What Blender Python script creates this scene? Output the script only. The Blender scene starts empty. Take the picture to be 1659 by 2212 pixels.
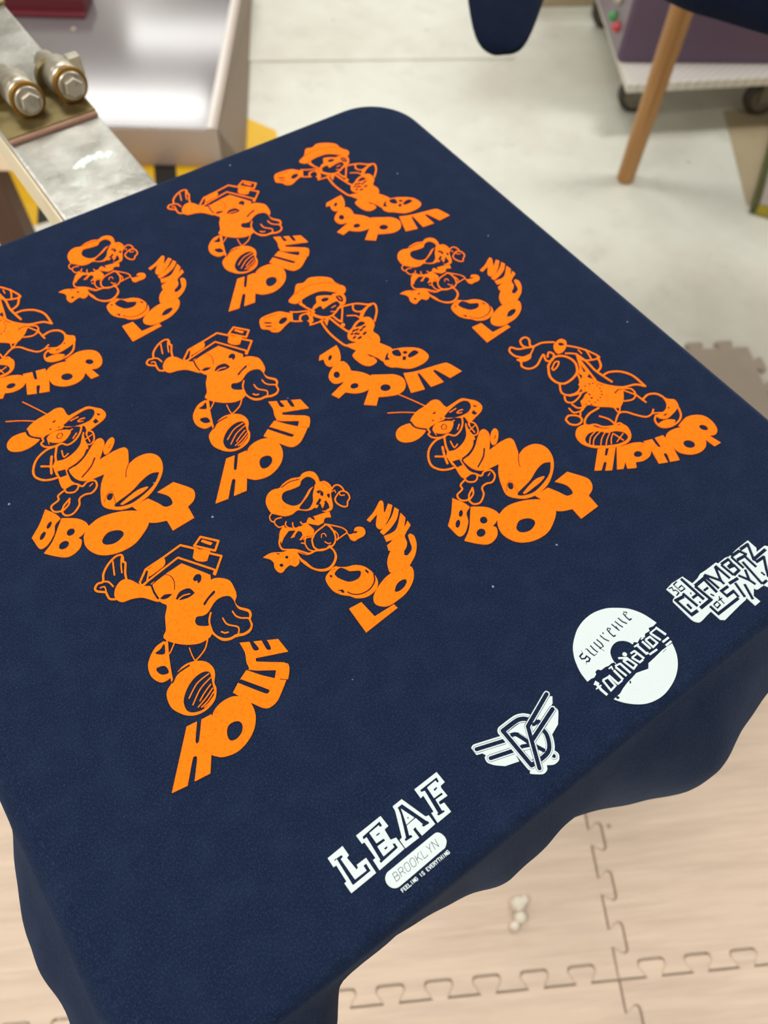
import bpy, bmesh, math, random
import numpy as np
from mathutils import Matrix, Vector

rnd = random.Random(7)
SC = bpy.context.scene
COL = SC.collection
PI = math.pi
TOP = 0.9                      # height of the shirt surface on the platen

# ---------------------------------------------------------------- camera
cam_d = bpy.data.cameras.new('camera')
cam = bpy.data.objects.new('camera', cam_d)
COL.objects.link(cam)
right = Vector((0.81486, -0.57909, 0.0254))
down = Vector((-0.48813, -0.70918, -0.50871))
fwd = Vector((0.31261, 0.40213, -0.86056))
m = Matrix((right, -down, -fwd)).transposed().to_4x4()
m.translation = Vector((-0.42062, -0.57036, 1.32))
cam.matrix_world = m
cam_d.sensor_fit = 'VERTICAL'
cam_d.sensor_height = 36.0
cam_d.sensor_width = 27.0
cam_d.lens = 1661 / 2212 * 36.0
cam_d.clip_start = 0.02
cam_d.dof.use_dof = True
cam_d.dof.focus_distance = 0.435
cam_d.dof.aperture_fstop = 7.0
SC.camera = cam

# ---------------------------------------------------------------- light
SC.view_settings.view_transform = 'Standard'
SC.view_settings.look = 'None'
SC.view_settings.gamma = 1
SC.view_settings.use_curve_mapping = False
SC.view_settings.exposure = -1.1
w = bpy.data.worlds.new('world'); SC.world = w; w.use_nodes = True
bg = w.node_tree.nodes['Background']
bg.inputs[0].default_value = (1.0, 0.95, 0.88, 1); bg.inputs[1].default_value = 0.3

def area(name, loc, sx, sy, power, color=(1, 0.96, 0.9), rotz=0.0):
    d = bpy.data.lights.new(name, 'AREA'); d.shape = 'RECTANGLE'; d.size = sx; d.size_y = sy
    d.energy = power; d.color = color
    o = bpy.data.objects.new(name, d); o.location = loc; o.rotation_euler = (0, 0, rotz)
    COL.objects.link(o); return o
RZ = -0.62
for (lx, ly, power, col) in ((1.75, 6.2, 75, (0.99, 1, 0.96)), (2.75, 6.95, 45, (0.99, 1, 0.96)), (2.7, 3.6, 80, (0.99, 1, 0.96)), (0.3, 1.7, 66, (0.99, 1, 0.96)),
                             (2.0, 0.2, 80, (1, 0.99, 0.95)), (-1.75, -0.2, 150, (1, 0.96, 0.88)), (0.9, -1.9, 42, (1, 0.96, 0.92)), (-2.2, 3.6, 60, (1, 0.99, 0.96)),
                             (4.4, 1.4, 66, (1, 0.99, 0.96))):
    area('ceiling_lamp', (lx, ly, 3.12), 1.3, 0.45, power, col, RZ)

# ---------------------------------------------------------------- helpers
def lin(c):
    return tuple(((v / 255) / 12.92 if v / 255 <= 0.04045 else ((v / 255 + 0.055) / 1.055) ** 2.4) for v in c)

class Mat:
    """a node material with small helpers"""
    def __init__(s, name, rgb, rough=0.6, metal=0.0, spec=0.5):
        s.m = bpy.data.materials.new(name); s.m.use_nodes = True
        s.t = s.m.node_tree; s.n = s.t.nodes; s.l = s.t.links
        s.b = s.n['Principled BSDF']
        s.b.inputs['Base Color'].default_value = (*lin(rgb), 1)
        s.b.inputs['Roughness'].default_value = rough
        s.b.inputs['Metallic'].default_value = metal
        s.b.inputs['Specular IOR Level'].default_value = spec
        s.co = s.n.new('ShaderNodeTexCoord').outputs['Object']
        s.col = None
    def mapped(s, scale, rot=(0, 0, 0)):
        mp = s.n.new('ShaderNodeMapping'); mp.inputs['Scale'].default_value = scale
        mp.inputs['Rotation'].default_value = rot
        s.l.new(s.co, mp.inputs['Vector']); return mp.outputs[0]
    def noise(s, scale, detail=4, vec=None, rough=0.5):
        n = s.n.new('ShaderNodeTexNoise'); n.inputs['Scale'].default_value = scale
        n.inputs['Detail'].default_value = detail; n.inputs['Roughness'].default_value = rough
        s.l.new(vec or s.co, n.inputs['Vector']); return n.outputs['Fac']
    def voro(s, scale, vec=None, feat='F1'):
        n = s.n.new('ShaderNodeTexVoronoi'); n.inputs['Scale'].default_value = scale; n.feature = feat
        s.l.new(vec or s.co, n.inputs['Vector']); return n.outputs['Distance']
    def wave(s, scale, vec=None, dist=0.0):
        n = s.n.new('ShaderNodeTexWave'); n.inputs['Scale'].default_value = scale
        n.inputs['Distortion'].default_value = dist
        s.l.new(vec or s.co, n.inputs['Vector']); return n.outputs['Fac']
    def ramp(s, fac, a, b, va=0.0, vb=1.0):
        r = s.n.new('ShaderNodeMapRange'); r.inputs[1].default_value = a; r.inputs[2].default_value = b
        r.inputs[3].default_value = va; r.inputs[4].default_value = vb; r.clamp = True
        s.l.new(fac, r.inputs[0]); return r.outputs[0]
    def mul(s, a, b):
        n = s.n.new('ShaderNodeMath'); n.operation = 'MULTIPLY'; s.l.new(a, n.inputs[0])
        if isinstance(b, (int, float)): n.inputs[1].default_value = b
        else: s.l.new(b, n.inputs[1])
        return n.outputs[0]
    def add(s, a, b):
        n = s.n.new('ShaderNodeMath'); n.operation = 'ADD'; s.l.new(a, n.inputs[0]); s.l.new(b, n.inputs[1]); return n.outputs[0]
    def blend(s, fac, rgb):
        """lay another colour over the present one"""
        n = s.n.new('ShaderNodeMix'); n.data_type = 'RGBA'
        if s.col is None: n.inputs[6].default_value = s.b.inputs['Base Color'].default_value
        else: s.l.new(s.col, n.inputs[6])
        n.inputs[7].default_value = (*lin(rgb), 1)
        s.l.new(fac, n.inputs[0]); s.col = n.outputs[2]; s.l.new(s.col, s.b.inputs['Base Color']); return s
    def rough(s, fac, a, b):
        s.l.new(s.ramp(fac, 0.3, 0.7, a, b), s.b.inputs['Roughness']); return s
    def bump(s, h, strength=0.3, dist=0.001):
        n = s.n.new('ShaderNodeBump'); n.inputs['Strength'].default_value = strength
        n.inputs['Distance'].default_value = dist
        s.l.new(h, n.inputs['Height']); s.l.new(n.outputs[0], s.b.inputs['Normal']); return s

def link(name, me, mat=None, parent=None, loc=None, rotz=None, smooth=False):
    o = bpy.data.objects.new(name, me); COL.objects.link(o)
    if mat is not None and not me.materials: me.materials.append(mat.m if isinstance(mat, Mat) else mat)
    if parent: o.parent = parent
    if loc is not None: o.location = loc
    if rotz is not None: o.rotation_euler = (0, 0, rotz)
    if smooth:
        for p in me.polygons: p.use_smooth = True
    return o
def from_bm(name, bm, mat, parent=None, loc=None, rotz=None, smooth=False):
    bmesh.ops.recalc_face_normals(bm, faces=bm.faces)
    me = bpy.data.meshes.new(name); bm.to_mesh(me); bm.free()
    return link(name, me, mat, parent, loc, rotz, smooth)
def tag(o, label=None, cat=None, group=None, kind=None):
    for k, v in (('label', label), ('category', cat), ('group', group), ('kind', kind)):
        if v: o[k] = v
    return o
def empty(name, loc, label, cat, rotz=0, group=None):
    o = bpy.data.objects.new(name, None); COL.objects.link(o); o.location = loc; o.rotation_euler = (0, 0, rotz)
    o.empty_display_size = 0.05
    return tag(o, label, cat, group)
def box(bm, x0, x1, y0, y1, z0, z1, bevel=0.0, seg=2):
    vs = [bm.verts.new((x, y, z)) for z in (z0, z1) for x, y in ((x0, y0), (x1, y0), (x1, y1), (x0, y1))]
    fs = [bm.faces.new([vs[i] for i in q]) for q in ((3, 2, 1, 0), (4, 5, 6, 7), (0, 1, 5, 4), (1, 2, 6, 5), (2, 3, 7, 6), (3, 0, 4, 7))]
    if bevel:
        es = list({e for f in fs for e in f.edges})
        bmesh.ops.bevel(bm, geom=es, offset=bevel, segments=seg, affect='EDGES', profile=0.5)
def prism(bm, pts, z0, z1, bevel=0.0):
    lo = [bm.verts.new((x, y, z0)) for x, y in pts]; hi = [bm.verts.new((x, y, z1)) for x, y in pts]
    n = len(pts); top = bm.faces.new(hi); bm.faces.new(lo[::-1])
    for i in range(n): bm.faces.new((lo[i], lo[(i + 1) % n], hi[(i + 1) % n], hi[i]))
    if bevel: bmesh.ops.bevel(bm, geom=list(top.edges), offset=bevel, segments=2, affect='EDGES', profile=0.5)
def lathe(bm, prof, mat4=Matrix(), n=32, closed_ends=True):
    """profile of (radius, height) turned about Z, then moved by mat4"""
    rings = []
    for r, h in prof:
        rings.append([bm.verts.new(mat4 @ Vector((r * math.cos(2 * PI * i / n), r * math.sin(2 * PI * i / n), h))) for i in range(n)])
    for a, b in zip(rings, rings[1:]):
        for i in range(n): bm.faces.new((a[i], a[(i + 1) % n], b[(i + 1) % n], b[i]))
    if closed_ends: bm.faces.new(rings[0][::-1]); bm.faces.new(rings[-1])
def axis_mat(p, d):
    d = Vector(d).normalized(); q = Vector((0, 0, 1)).rotation_difference(d)
    return Matrix.Translation(Vector(p)) @ q.to_matrix().to_4x4()

ART = {
 'house': {
  'figure': """+ 0.00 20,45.8! -1.4,44.1! -3.3,34.3 -1.6,29 -0.2,25.9 -4.1,20.4 -7.6,12.7 -10.8,9.5 -9.4,5.5 -5.2,0.6 -0.4,-3.2 5.2,-5.7 11.4,-5.5 14.3,-2.5 20.6,3.2 26.4,20.1 30.5,29.1!
+ 0.00 -22.7,47.6 -21,51.9 -17.6,54.9 -13.6,55.8 -9.8,52.8 -6.2,45.9 -1.4,41.5 -0.7,32.5 -3.2,31.1 -9.1,38.4 -14.5,41.3 -20.6,43.0
+ 0.00 22.8,22.6 28.7,26 33.5,24.6 37.9,19.6 37.9,13.2 36.5,8.3 33.9,5.4 34.3,1.4 38.2,-3.6 37.8,-7.1 35.7,-9.5 35.1,-12.9 32,-15.7 27.9,-15.9 23.6,-14.2 19.8,-13.8 15.9,-11.6 13.7,-6.9 12.7,-1.4 14.2,7.7
- 0.00 32.6,11 27.7,12.8 23.2,11.8 17.9,8.7 14.6,8.3 10.8,9.8 8.6,7.5 9,4.4 13.3,1.2 15,1 14.2,-1.9 14.9,-7 17.3,-10.6 20.6,-12.4 24.2,-12.6 28.3,-14.4 32.1,-14.1 34.1,-12.2 34.8,-8.8 36.4,-6.7 36.7,-4.3 33.4,0.3 33.2,3.6 33.7,7.1
L 1.04 18.7,7.4 15.3,2.9 13.7,-3.6
L 0.89 29.6,0.9 29.8,-2.6 31.7,-5.5 35.1,-8.1 35.1,-10.7
L 0.88 22.8,0.4 23.1,-4.3 27.1,-8.9 26.9,-11.3 24.2,-14.2
L 0.88 18.1,-6.5 19.3,-8.2 21.1,-8.9
- 0.00 18,15.1! 22.1,17.2 27.1,18.9 27.1,17.3 22.1,15.6 18.1,13.5
+ 0.00 2.1,53.6! 9.8,54.9 13,54.9 11.1,50.7 4.3,49.2 -0.2,49.2
L 1.18 -7.2,45.7! -1.4,46.8! 20,50.6! 34.4,30.5!
L 1.29 33,27.9! 42.2,36.6! 37.3,42.2!
L 1.28 32.3,49.2! 25.2,57.4! 12.9,55.7! 0.4,54.5! -6.3,48.6!
L 1.01 0.4,54.5! 1.8,52.7! -2.2,47.2!
L 1.00 -6.3,48.6! -6.5,45.2! -1.4,46.8!
L 1.10 34.4,30.5! 32.5,28.7! 32.9,27.7!
+ 0.00 31,50.3! 27.3,45.4! 28.2,42.5 30.8,39.8 33.4,38.6! 38.8,43.8!
- 0.00 37.4,56.6! 46.7,46.8! 40.7,40.6! 31.2,52!
L 1.31 38.1,55.6! 45.8,46.8! 40.8,42! 32,52.2! 38.1,55.6!
+ 0.00 38.1,53.3! 42.3,47.6! 40.4,46.8! 36.6,52.4!
l 1.16 -1.6,42.5 -2.3,37.9 -2.2,33.0
l 0.67 -1.7,43 2.6,44.1 7.4,44.9
l 0.50 7.7,45.4 10.5,42.3 10.6,37.4 8.3,32.6
- 0.00 -1.5,32.3! 2.2,33.1 6.2,30.9! 3.3,30 0.4,30.5
- 0.00 23.1,34.2 25.2,33.6 25.6,31.4 23.8,28.8 21.6,28.2! 22.1,30.3 20.8,30.4! 20.6,32.6
- 0.00 6,26.8! 10.2,29.7 15.8,28.7 17.3,23.8! 12.9,23.3 7.9,24.7
L 0.74 7.3,25.7 10.6,26.3 14.4,25.2
L 1.26 -23,46.8 -25.5,48.9 -25.7,52 -25.7,54.1 -29.5,57.6 -29.7,60 -27.1,61.9 -24,61.4 -21.5,66.1 -16.4,70.3 -10.8,72.5 -7.6,71.9 -7.2,69.7 -8.3,66.8 -7.6,65.3 -10.5,59.6 -11.9,55.2
L 0.93 -13.4,70.4 -15,66 -16.5,61.6
L 0.85 -8.1,69.8 -10.5,65.1 -12.2,60.5
L 1.00 -24,61.4 -21.4,59.4 -20.4,55.2
L 0.83 -26.9,58.6 -24.7,57.8 -25.1,54.7
+ 0.00 -11.9,7.3! -17.3,6.6 -22.9,2.7 -26.1,-1.8 -27,-7.7 -24.8,-13 -21.5,-14.6 -17.9,-14.1! -14,-2.5 -10.7,5.9!
- 0.00 -17.5,-8.2 -18.6,-5.8 -22.3,-4.9 -23,-7 -21.6,-10.1 -18.2,-11.2
- 0.00 -12.3,5.6 -15.7,4 -19,3.4 -16.2,0.5 -14.4,0.5
L 1.15 -10.3,6.1 -14,-2.5 -17.5,-12.5 -19,-17.5
L 0.70 -7.5,2.7 -11.3,-0.5 -13.1,-1.4
L 0.78 9.3,-6 5.4,-10.2 0.9,-12.4 -2.6,-13.4
L 0.62 -1.7,-4.7 -2.5,-9.1 -2.7,-13.1
+ 0.00 -19.7,-17.5 -14.4,-13.7 -8.5,-12.1 -2.5,-13.6 2.2,-17.5 3.7,-22.5 2.7,-26.6 0.1,-30.5 -0.8,-34.5 -4.4,-39.3 -10.2,-41.6 -15.8,-41.3 -20.3,-39 -23.8,-34.8 -26,-29.7 -25.7,-24.4 -23.9,-20.2
- 0.00 -18,-28.9 -13.5,-24.7 -7.9,-22 -2.6,-21.6 0.6,-23.4 0.3,-26.3 -1.1,-30.5 -2.8,-35.4 -6.2,-38.9 -12,-40.4 -17.1,-39.1 -19.7,-36.3 -19.6,-32.3
L 0.68 0.1,-24.3 -8.1,-25.6 -15.7,-30.5
L 0.67 -0.3,-26.9 -8.1,-29.4 -15.7,-35.0
L 0.67 -2.1,-30.3 -7.4,-32.7 -11.5,-35.2
L 0.67 -2.4,-32.9 -8.2,-35.7 -13.9,-37.7
L 0.67 -2.9,-35 -8,-37.7 -12.4,-38.8
L 0.67 -4,-37.3 -8,-39.1 -11.2,-39.6
l 1.06 -18.9,-17.3 -14.3,-14.3 -6.8,-13.8""",
  'lettering': """+ 0.00 -24.1,-43.5! -18.2,-44.3! -23.8,-52.9 -23.9,-54.8 -22.2,-54 -15.8,-44.7! -9.8,-45.3! -16.4,-64.6! -20.3,-64! -25.6,-72.5! -34.3,-71.4! -27.6,-61.8 -27.5,-60.3 -29.2,-60.2 -38.2,-71.2! -46.7,-69.8!
+ 0.00 -9.9,-46.3 -4.3,-43 2.5,-42.8 7.1,-45.1 10.6,-50.7 9.9,-58.4 5.5,-65.1 -1.1,-69.3 -8.6,-70.9 -15.7,-69.1 -19,-66.3 -20.3,-63.7
- 0.00 -8.1,-59.1 -5.5,-56.1 -2,-55.9 0.7,-57.7 0.6,-60.8 -1.9,-63.6 -5.8,-64.7 -8.7,-63.2
+ 0.00 5.6,-41.5! 10.9,-38.1! 17.9,-34.6! 19.9,-34.6 20.6,-30.5 22.7,-25.2 23.2,-18.2! 42.5,-28.9! 43.3,-38.8! 38.2,-42.5 39.4,-45.1 38,-48.4 34.6,-52.5! 33.3,-52.5! 24,-59.2 18.5,-60.4 15.2,-58.8 12.5,-54.8 10.4,-51.1 7.6,-45.6
- 0.00 44.3,-39.1! 26.4,-31.6! 25.6,-32.3 25.6,-33.6 38.7,-43.3!
- 0.00 17.6,-33.6! 23.1,-38.3! 31.9,-44.1! 28.8,-47.7! 23.6,-41.9!
- 0.00 10.4,-37.8! 13.1,-37.4! 22.7,-51.3 22.5,-52.4 20.4,-52.6
- 0.00 28.3,-20.2! 27.7,-26.7 30.4,-27.8 30.1,-22!
- 0.00 34.3,-23.9! 34,-30.6 36.1,-31.6 37,-26.1!
l 0.46 31,-49.8! 34.5,-52.7!""",
 },
 'lockin': {
  'figure': """+ 0.00 -23.6,42.8 -23.3,48.8 -21.4,53 -17.8,56 -13.6,56.8 -9.8,55.6 -5.9,57.1 0.4,57.5 5.3,55.5 8.4,56.7 12.6,56 15.3,52.9 15.3,48.2 14.4,45.1 17.1,43.7 18.5,39.9 17.8,36.2 14.9,32.7 11.3,25.1 8.5,23 4.5,24.4 1.4,30.1 -1.5,30.3 -4.6,31.5 -8.8,34.8 -13.2,34.3 -17.6,35.6 -21.2,39.4
- 0.00 -7.6,51.3 -4,50.4 1.8,49.9 5,52.5 9.2,53.1 11.6,50.8 12.2,47.1 10.3,44.6 5.7,44 0.7,41 -4.8,38.2 -9.2,39 -12.3,43.1 -12.8,47.1 -10.6,50.6
- 0.00 9.8,44.3 6.1,42.8 1.6,39.9 -7,35.9 -5.7,33.2 -2,31.9 2.5,34.8 5.3,39.2
l 0.85 -8.2,55.2 -2.1,55.9 4.1,54.2
l 0.35 14.8,43.8 16.5,41 16.9,37.5
- 0.00 8.4,39.9 10.9,39.5 11.7,36.7 9.8,34.7 9,36.7
- 0.00 12.7,34.3 14.6,34 12.8,31.1 12.2,32.2
- 0.00 7.8,32.9! 7.5,34.9! 2.6,32! 3.7,30.8! 5.8,31.1! 4.8,27.8! 8.3,30.8! 9.9,31! 9.8,27.9! 8.7,25! 5.4,24.6! 2.2,26.8! -0.2,30.1! 0.2,28.2!
L 0.49 7.7,39.4 7.8,36.6 9.9,37.9
L 0.49 7.9,35.6 8.6,31.9 10.7,32.8
L 0.55 5.1,27.5 8.1,30.0
L 0.75 -23.1,42.4 -25.9,40.8 -26.7,37.8 -25.5,35.9
L 0.74 -20.1,36.1 -23.3,37.1 -25.3,36 -25.8,33.7 -24.9,30.9 -22.1,30.2
L 0.74 -19.3,31.9 -20.8,30.2 -20.4,27.5 -18.6,25.7
L 0.74 -16.3,28.9 -17.4,27 -17.1,24.6 -14.4,24.1
L 0.74 -11.9,26.7 -11.8,24.7 -8.8,23.6
+ 0.00 -8.8,23.7 -6.3,26.4! -1.8,25.1 4.1,23.7 7.1,22.6! 5.7,18.6! 2.4,20.3 -0.5,18! -4,18.2!
- 0.00 -5.5,26.5! -3,25.1! -4,22!
+ 0.00 -18.8,25.4! -14.2,23.9! -8.8,23.7! -8,16.9! -11,14.3 -15,16.2 -18.4,15.5 -19.4,16.2! -16.2,17.9 -15.3,20.3 -16.7,22.2! -20.6,19.6! -23.4,20.3! -17.6,23.2! -21.6,25.6!
- 0.00 -16.9,21.9 -15.5,19.6 -17.2,17.3 -20.6,19.6
- 0.00 -9.1,23.5! -5.8,19 -4.2,17.9! -7.9,17.4!
L 1.05 -22.4,29.6 -25.9,27.6 -28.5,24.2 -31,20.8 -31.4,16.8 -28.6,14.2 -25.1,11.8 -21.9,7.7 -19.4,4.7 -16.2,4.6
+ 0.00 -28.7,23.5! -25.7,27.5! -22.4,29.1! -18.3,25! -21.8,25.2! -26.6,22.9! -30,20.1!
L 1.00 -13,11.8 -8.5,14.8 -2.6,15.8 0.5,15.7 1.5,11.3 0.7,6.7 -1.5,3 -4.9,1.1 -6.4,2.1 -9.9,1.3 -13.1,3.2 -14.7,7 -13,11.8
L 0.73 -11.6,13.4 -15.4,15 -17.9,11.8 -18.3,7.6 -16.7,4.9
L 0.53 -14.9,15.7 -17.2,15.1
L 0.66 -19.5,13.7 -18.2,12.4
L 0.53 -7.3,9.8 -5.9,11.7 -4.2,11.1 -4.3,8.9
L 0.66 -7.1,6.2 -6,3.8 -4.6,3.5
L 0.74 -0.2,16.7 3.6,12.7 7.3,8.1 8,4.1 5.1,3.6 -0.1,3.1
L 0.60 2.1,9.2 2.3,5.6 0,2.8
L 0.60 1,11.6 1.9,8.5
+ 0.00 7.7,4.4 8.4,1.8 11,1.3 13.4,3.6 16.1,3.1 18,0.9 17.5,-2.3 15,-4 10.6,-3.8 8.3,-3.8 6.9,-1.5 7.3,1.3
- 0.00 10.8,1.5 12.5,1.8 13.7,0.7 11.9,0.3
L 0.92 17.3,35.8 20.5,37.1 22.9,36 23.7,32.6 23.1,30.2
L 0.91 17.8,30.2 15.1,28.4 14.5,25.1 16.1,21.2 18.6,19.8 20.7,22.3 23.3,23.9 24.3,27.1 23.5,29.9 20.9,31.3 17.8,30.2
L 0.63 20.2,30.8 19.6,28.9 21.9,27.6
L 0.56 16.7,34.2 18.6,34.2 18.1,32.3
+ 0.00 -24.8,10.6! -26.5,5 -25.8,0.4 -23.6,-5.3 -20,-9.7 -15.4,-11.6 -10.9,-10.3 -6.8,-6.9 -5.5,-2.7 -5.8,1.3! -7.7,1.3! -15,4.7 -19.4,4.7 -22.2,6.1
- 0.00 -25,9.9! -25.3,5.1 -24,0.8 -22.6,-4.8 -19.1,-8.4 -14.9,-9.8 -10.7,-8.4 -7.6,-5.5 -6.5,-2 -6.9,0.8! -11.3,1.4 -15.1,3.5 -19.8,4.1 -22.5,6.1
+ 0.00 -44.2,18.5! -38.4,18.3 -32.5,15 -28.4,13.5 -24.8,10.6! -26.7,5.2 -27.9,2.7 -31.2,2 -33.2,4.6 -36.2,4.3 -39.8,3.1 -41.6,4.7 -42,8.3 -40.7,11.5 -41.2,14.8
- 0.00 -36.6,6.9 -37.2,6.4 -37.9,6.4 -38.5,6.9 -38.8,7.6 -38.6,8.3 -38.1,8.7 -37.4,8.7 -36.7,8.3 -36.5,7.6
- 0.00 -31.3,9.9 -31.8,9.4 -32.4,9.4 -32.9,9.7 -33.1,10.3 -32.9,11 -32.4,11.4 -31.8,11.4 -31.3,11.1 -31.1,10.5
- 0.00 -34.1,14.5 -34.4,14.5 -35.1,14.8 -35.7,15.3 -36.1,15.9 -36.2,16.2 -35.8,16.3 -35.2,16 -34.6,15.4 -34.2,14.9
l 0.26 -33.2,6.3 -31.3,7.6
l 0.26 -31.3,4.2 -29.4,3.7
+ 0.00 -20.4,-14.8 -16.9,-12.8 -11.7,-11.5 -9.3,-13.5 -5.8,-15.8 -0.5,-17.9 3.3,-22 5.1,-28 4.6,-33.8 1.8,-37.5 -2.7,-39.2 -7.7,-39 -12.5,-36.4 -15.1,-32.8 -17.3,-30.8 -19.3,-28.5 -21.2,-24.8 -21.6,-18.9
- 0.00 -14,-15.2 -9.7,-14 -7.4,-16.1 -5.8,-19.2 -0.7,-22.4 -1.4,-24.7 -4.9,-26.4 -9.9,-25.1 -13,-21.2 -14.4,-17.8
l 0.82 5,-29.2 2.7,-33.3 -2.7,-36 -8.9,-35.5 -12.9,-32.9 -14.6,-30.0
- 0.00 2,-23.8 3.2,-24.5 3.2,-26.7 2.2,-26.6
- 0.00 -17.2,-14.6 -16,-15.8 -17.3,-16.6 -17.7,-15.7
- 0.00 -19.5,-25.2! -15.9,-27! -16.1,-29.3! -17.5,-28.9! -17.8,-27.2!
L 0.31 -18.9,-26.2 -17.7,-27.6
l 0.32 -15.3,-13.1 -12.2,-12.8""",
  'lettering': """+ 0.00 -20,-39.4! -11.6,-40! -10.3,-52! 3.4,-52.2! 4,-55.3! -20.2,-57.5!
+ 0.00 -5.5,-45.2 -3.5,-41.1 2,-37.7 9.8,-35 16.7,-34.8 23.5,-35.8 26.6,-37.9 25.7,-41.9 21.7,-46.5 14.4,-50.3 6.9,-51.4 0.4,-51.3 -3.7,-48.8
- 0.00 9.3,-45.1 12,-42.9 15.3,-42 18.5,-42.6 18.5,-44.6 15.3,-46.5 11.6,-47.1 9.1,-46.4
+ 0.00 14.4,-34.9 15.1,-29.5 18.4,-25.1 23.6,-22 28.5,-23.7 29.3,-26.8 28,-29.1 29.4,-30.4 32.9,-29.3 35,-27.3 36.2,-23.8 37.9,-19.4! 39.7,-19! 40.8,-21.8 39.7,-25.4 37.9,-28.5 33.4,-33 26.7,-36.7 23.5,-37.9
+ 0.00 25.2,-11.3! 31.9,-12.2 35.9,-10.6 43.7,-3.4! 44.1,-8.3! 39.7,-13.2 43.9,-10.6! 43.7,-14.4! 36.3,-18.3 34.6,-22.8 32.3,-25.4 29.3,-26.8 26.9,-26 21.7,-21.2! 23,-17.8! 27.9,-16.6 24.1,-15.5!
+ 0.00 24.9,-7.4! 31.8,-5.2 37.9,-2.2 42.9,2! 44.1,-1.1! 39.2,-5.8 32.2,-9 25.5,-10.6!
+ 0.00 23,4.3! 30.1,6.7 37.4,10.9 38.9,10.8 39,8.7 35.2,2.3 41.1,6.5! 42.7,3.9! 36.8,-1.5 30,-5.6 26.8,-6.3 25.3,-4.6 25.8,-1.9 30.8,4! 23.8,1.8!""",
 },
 'bboy': {
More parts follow.
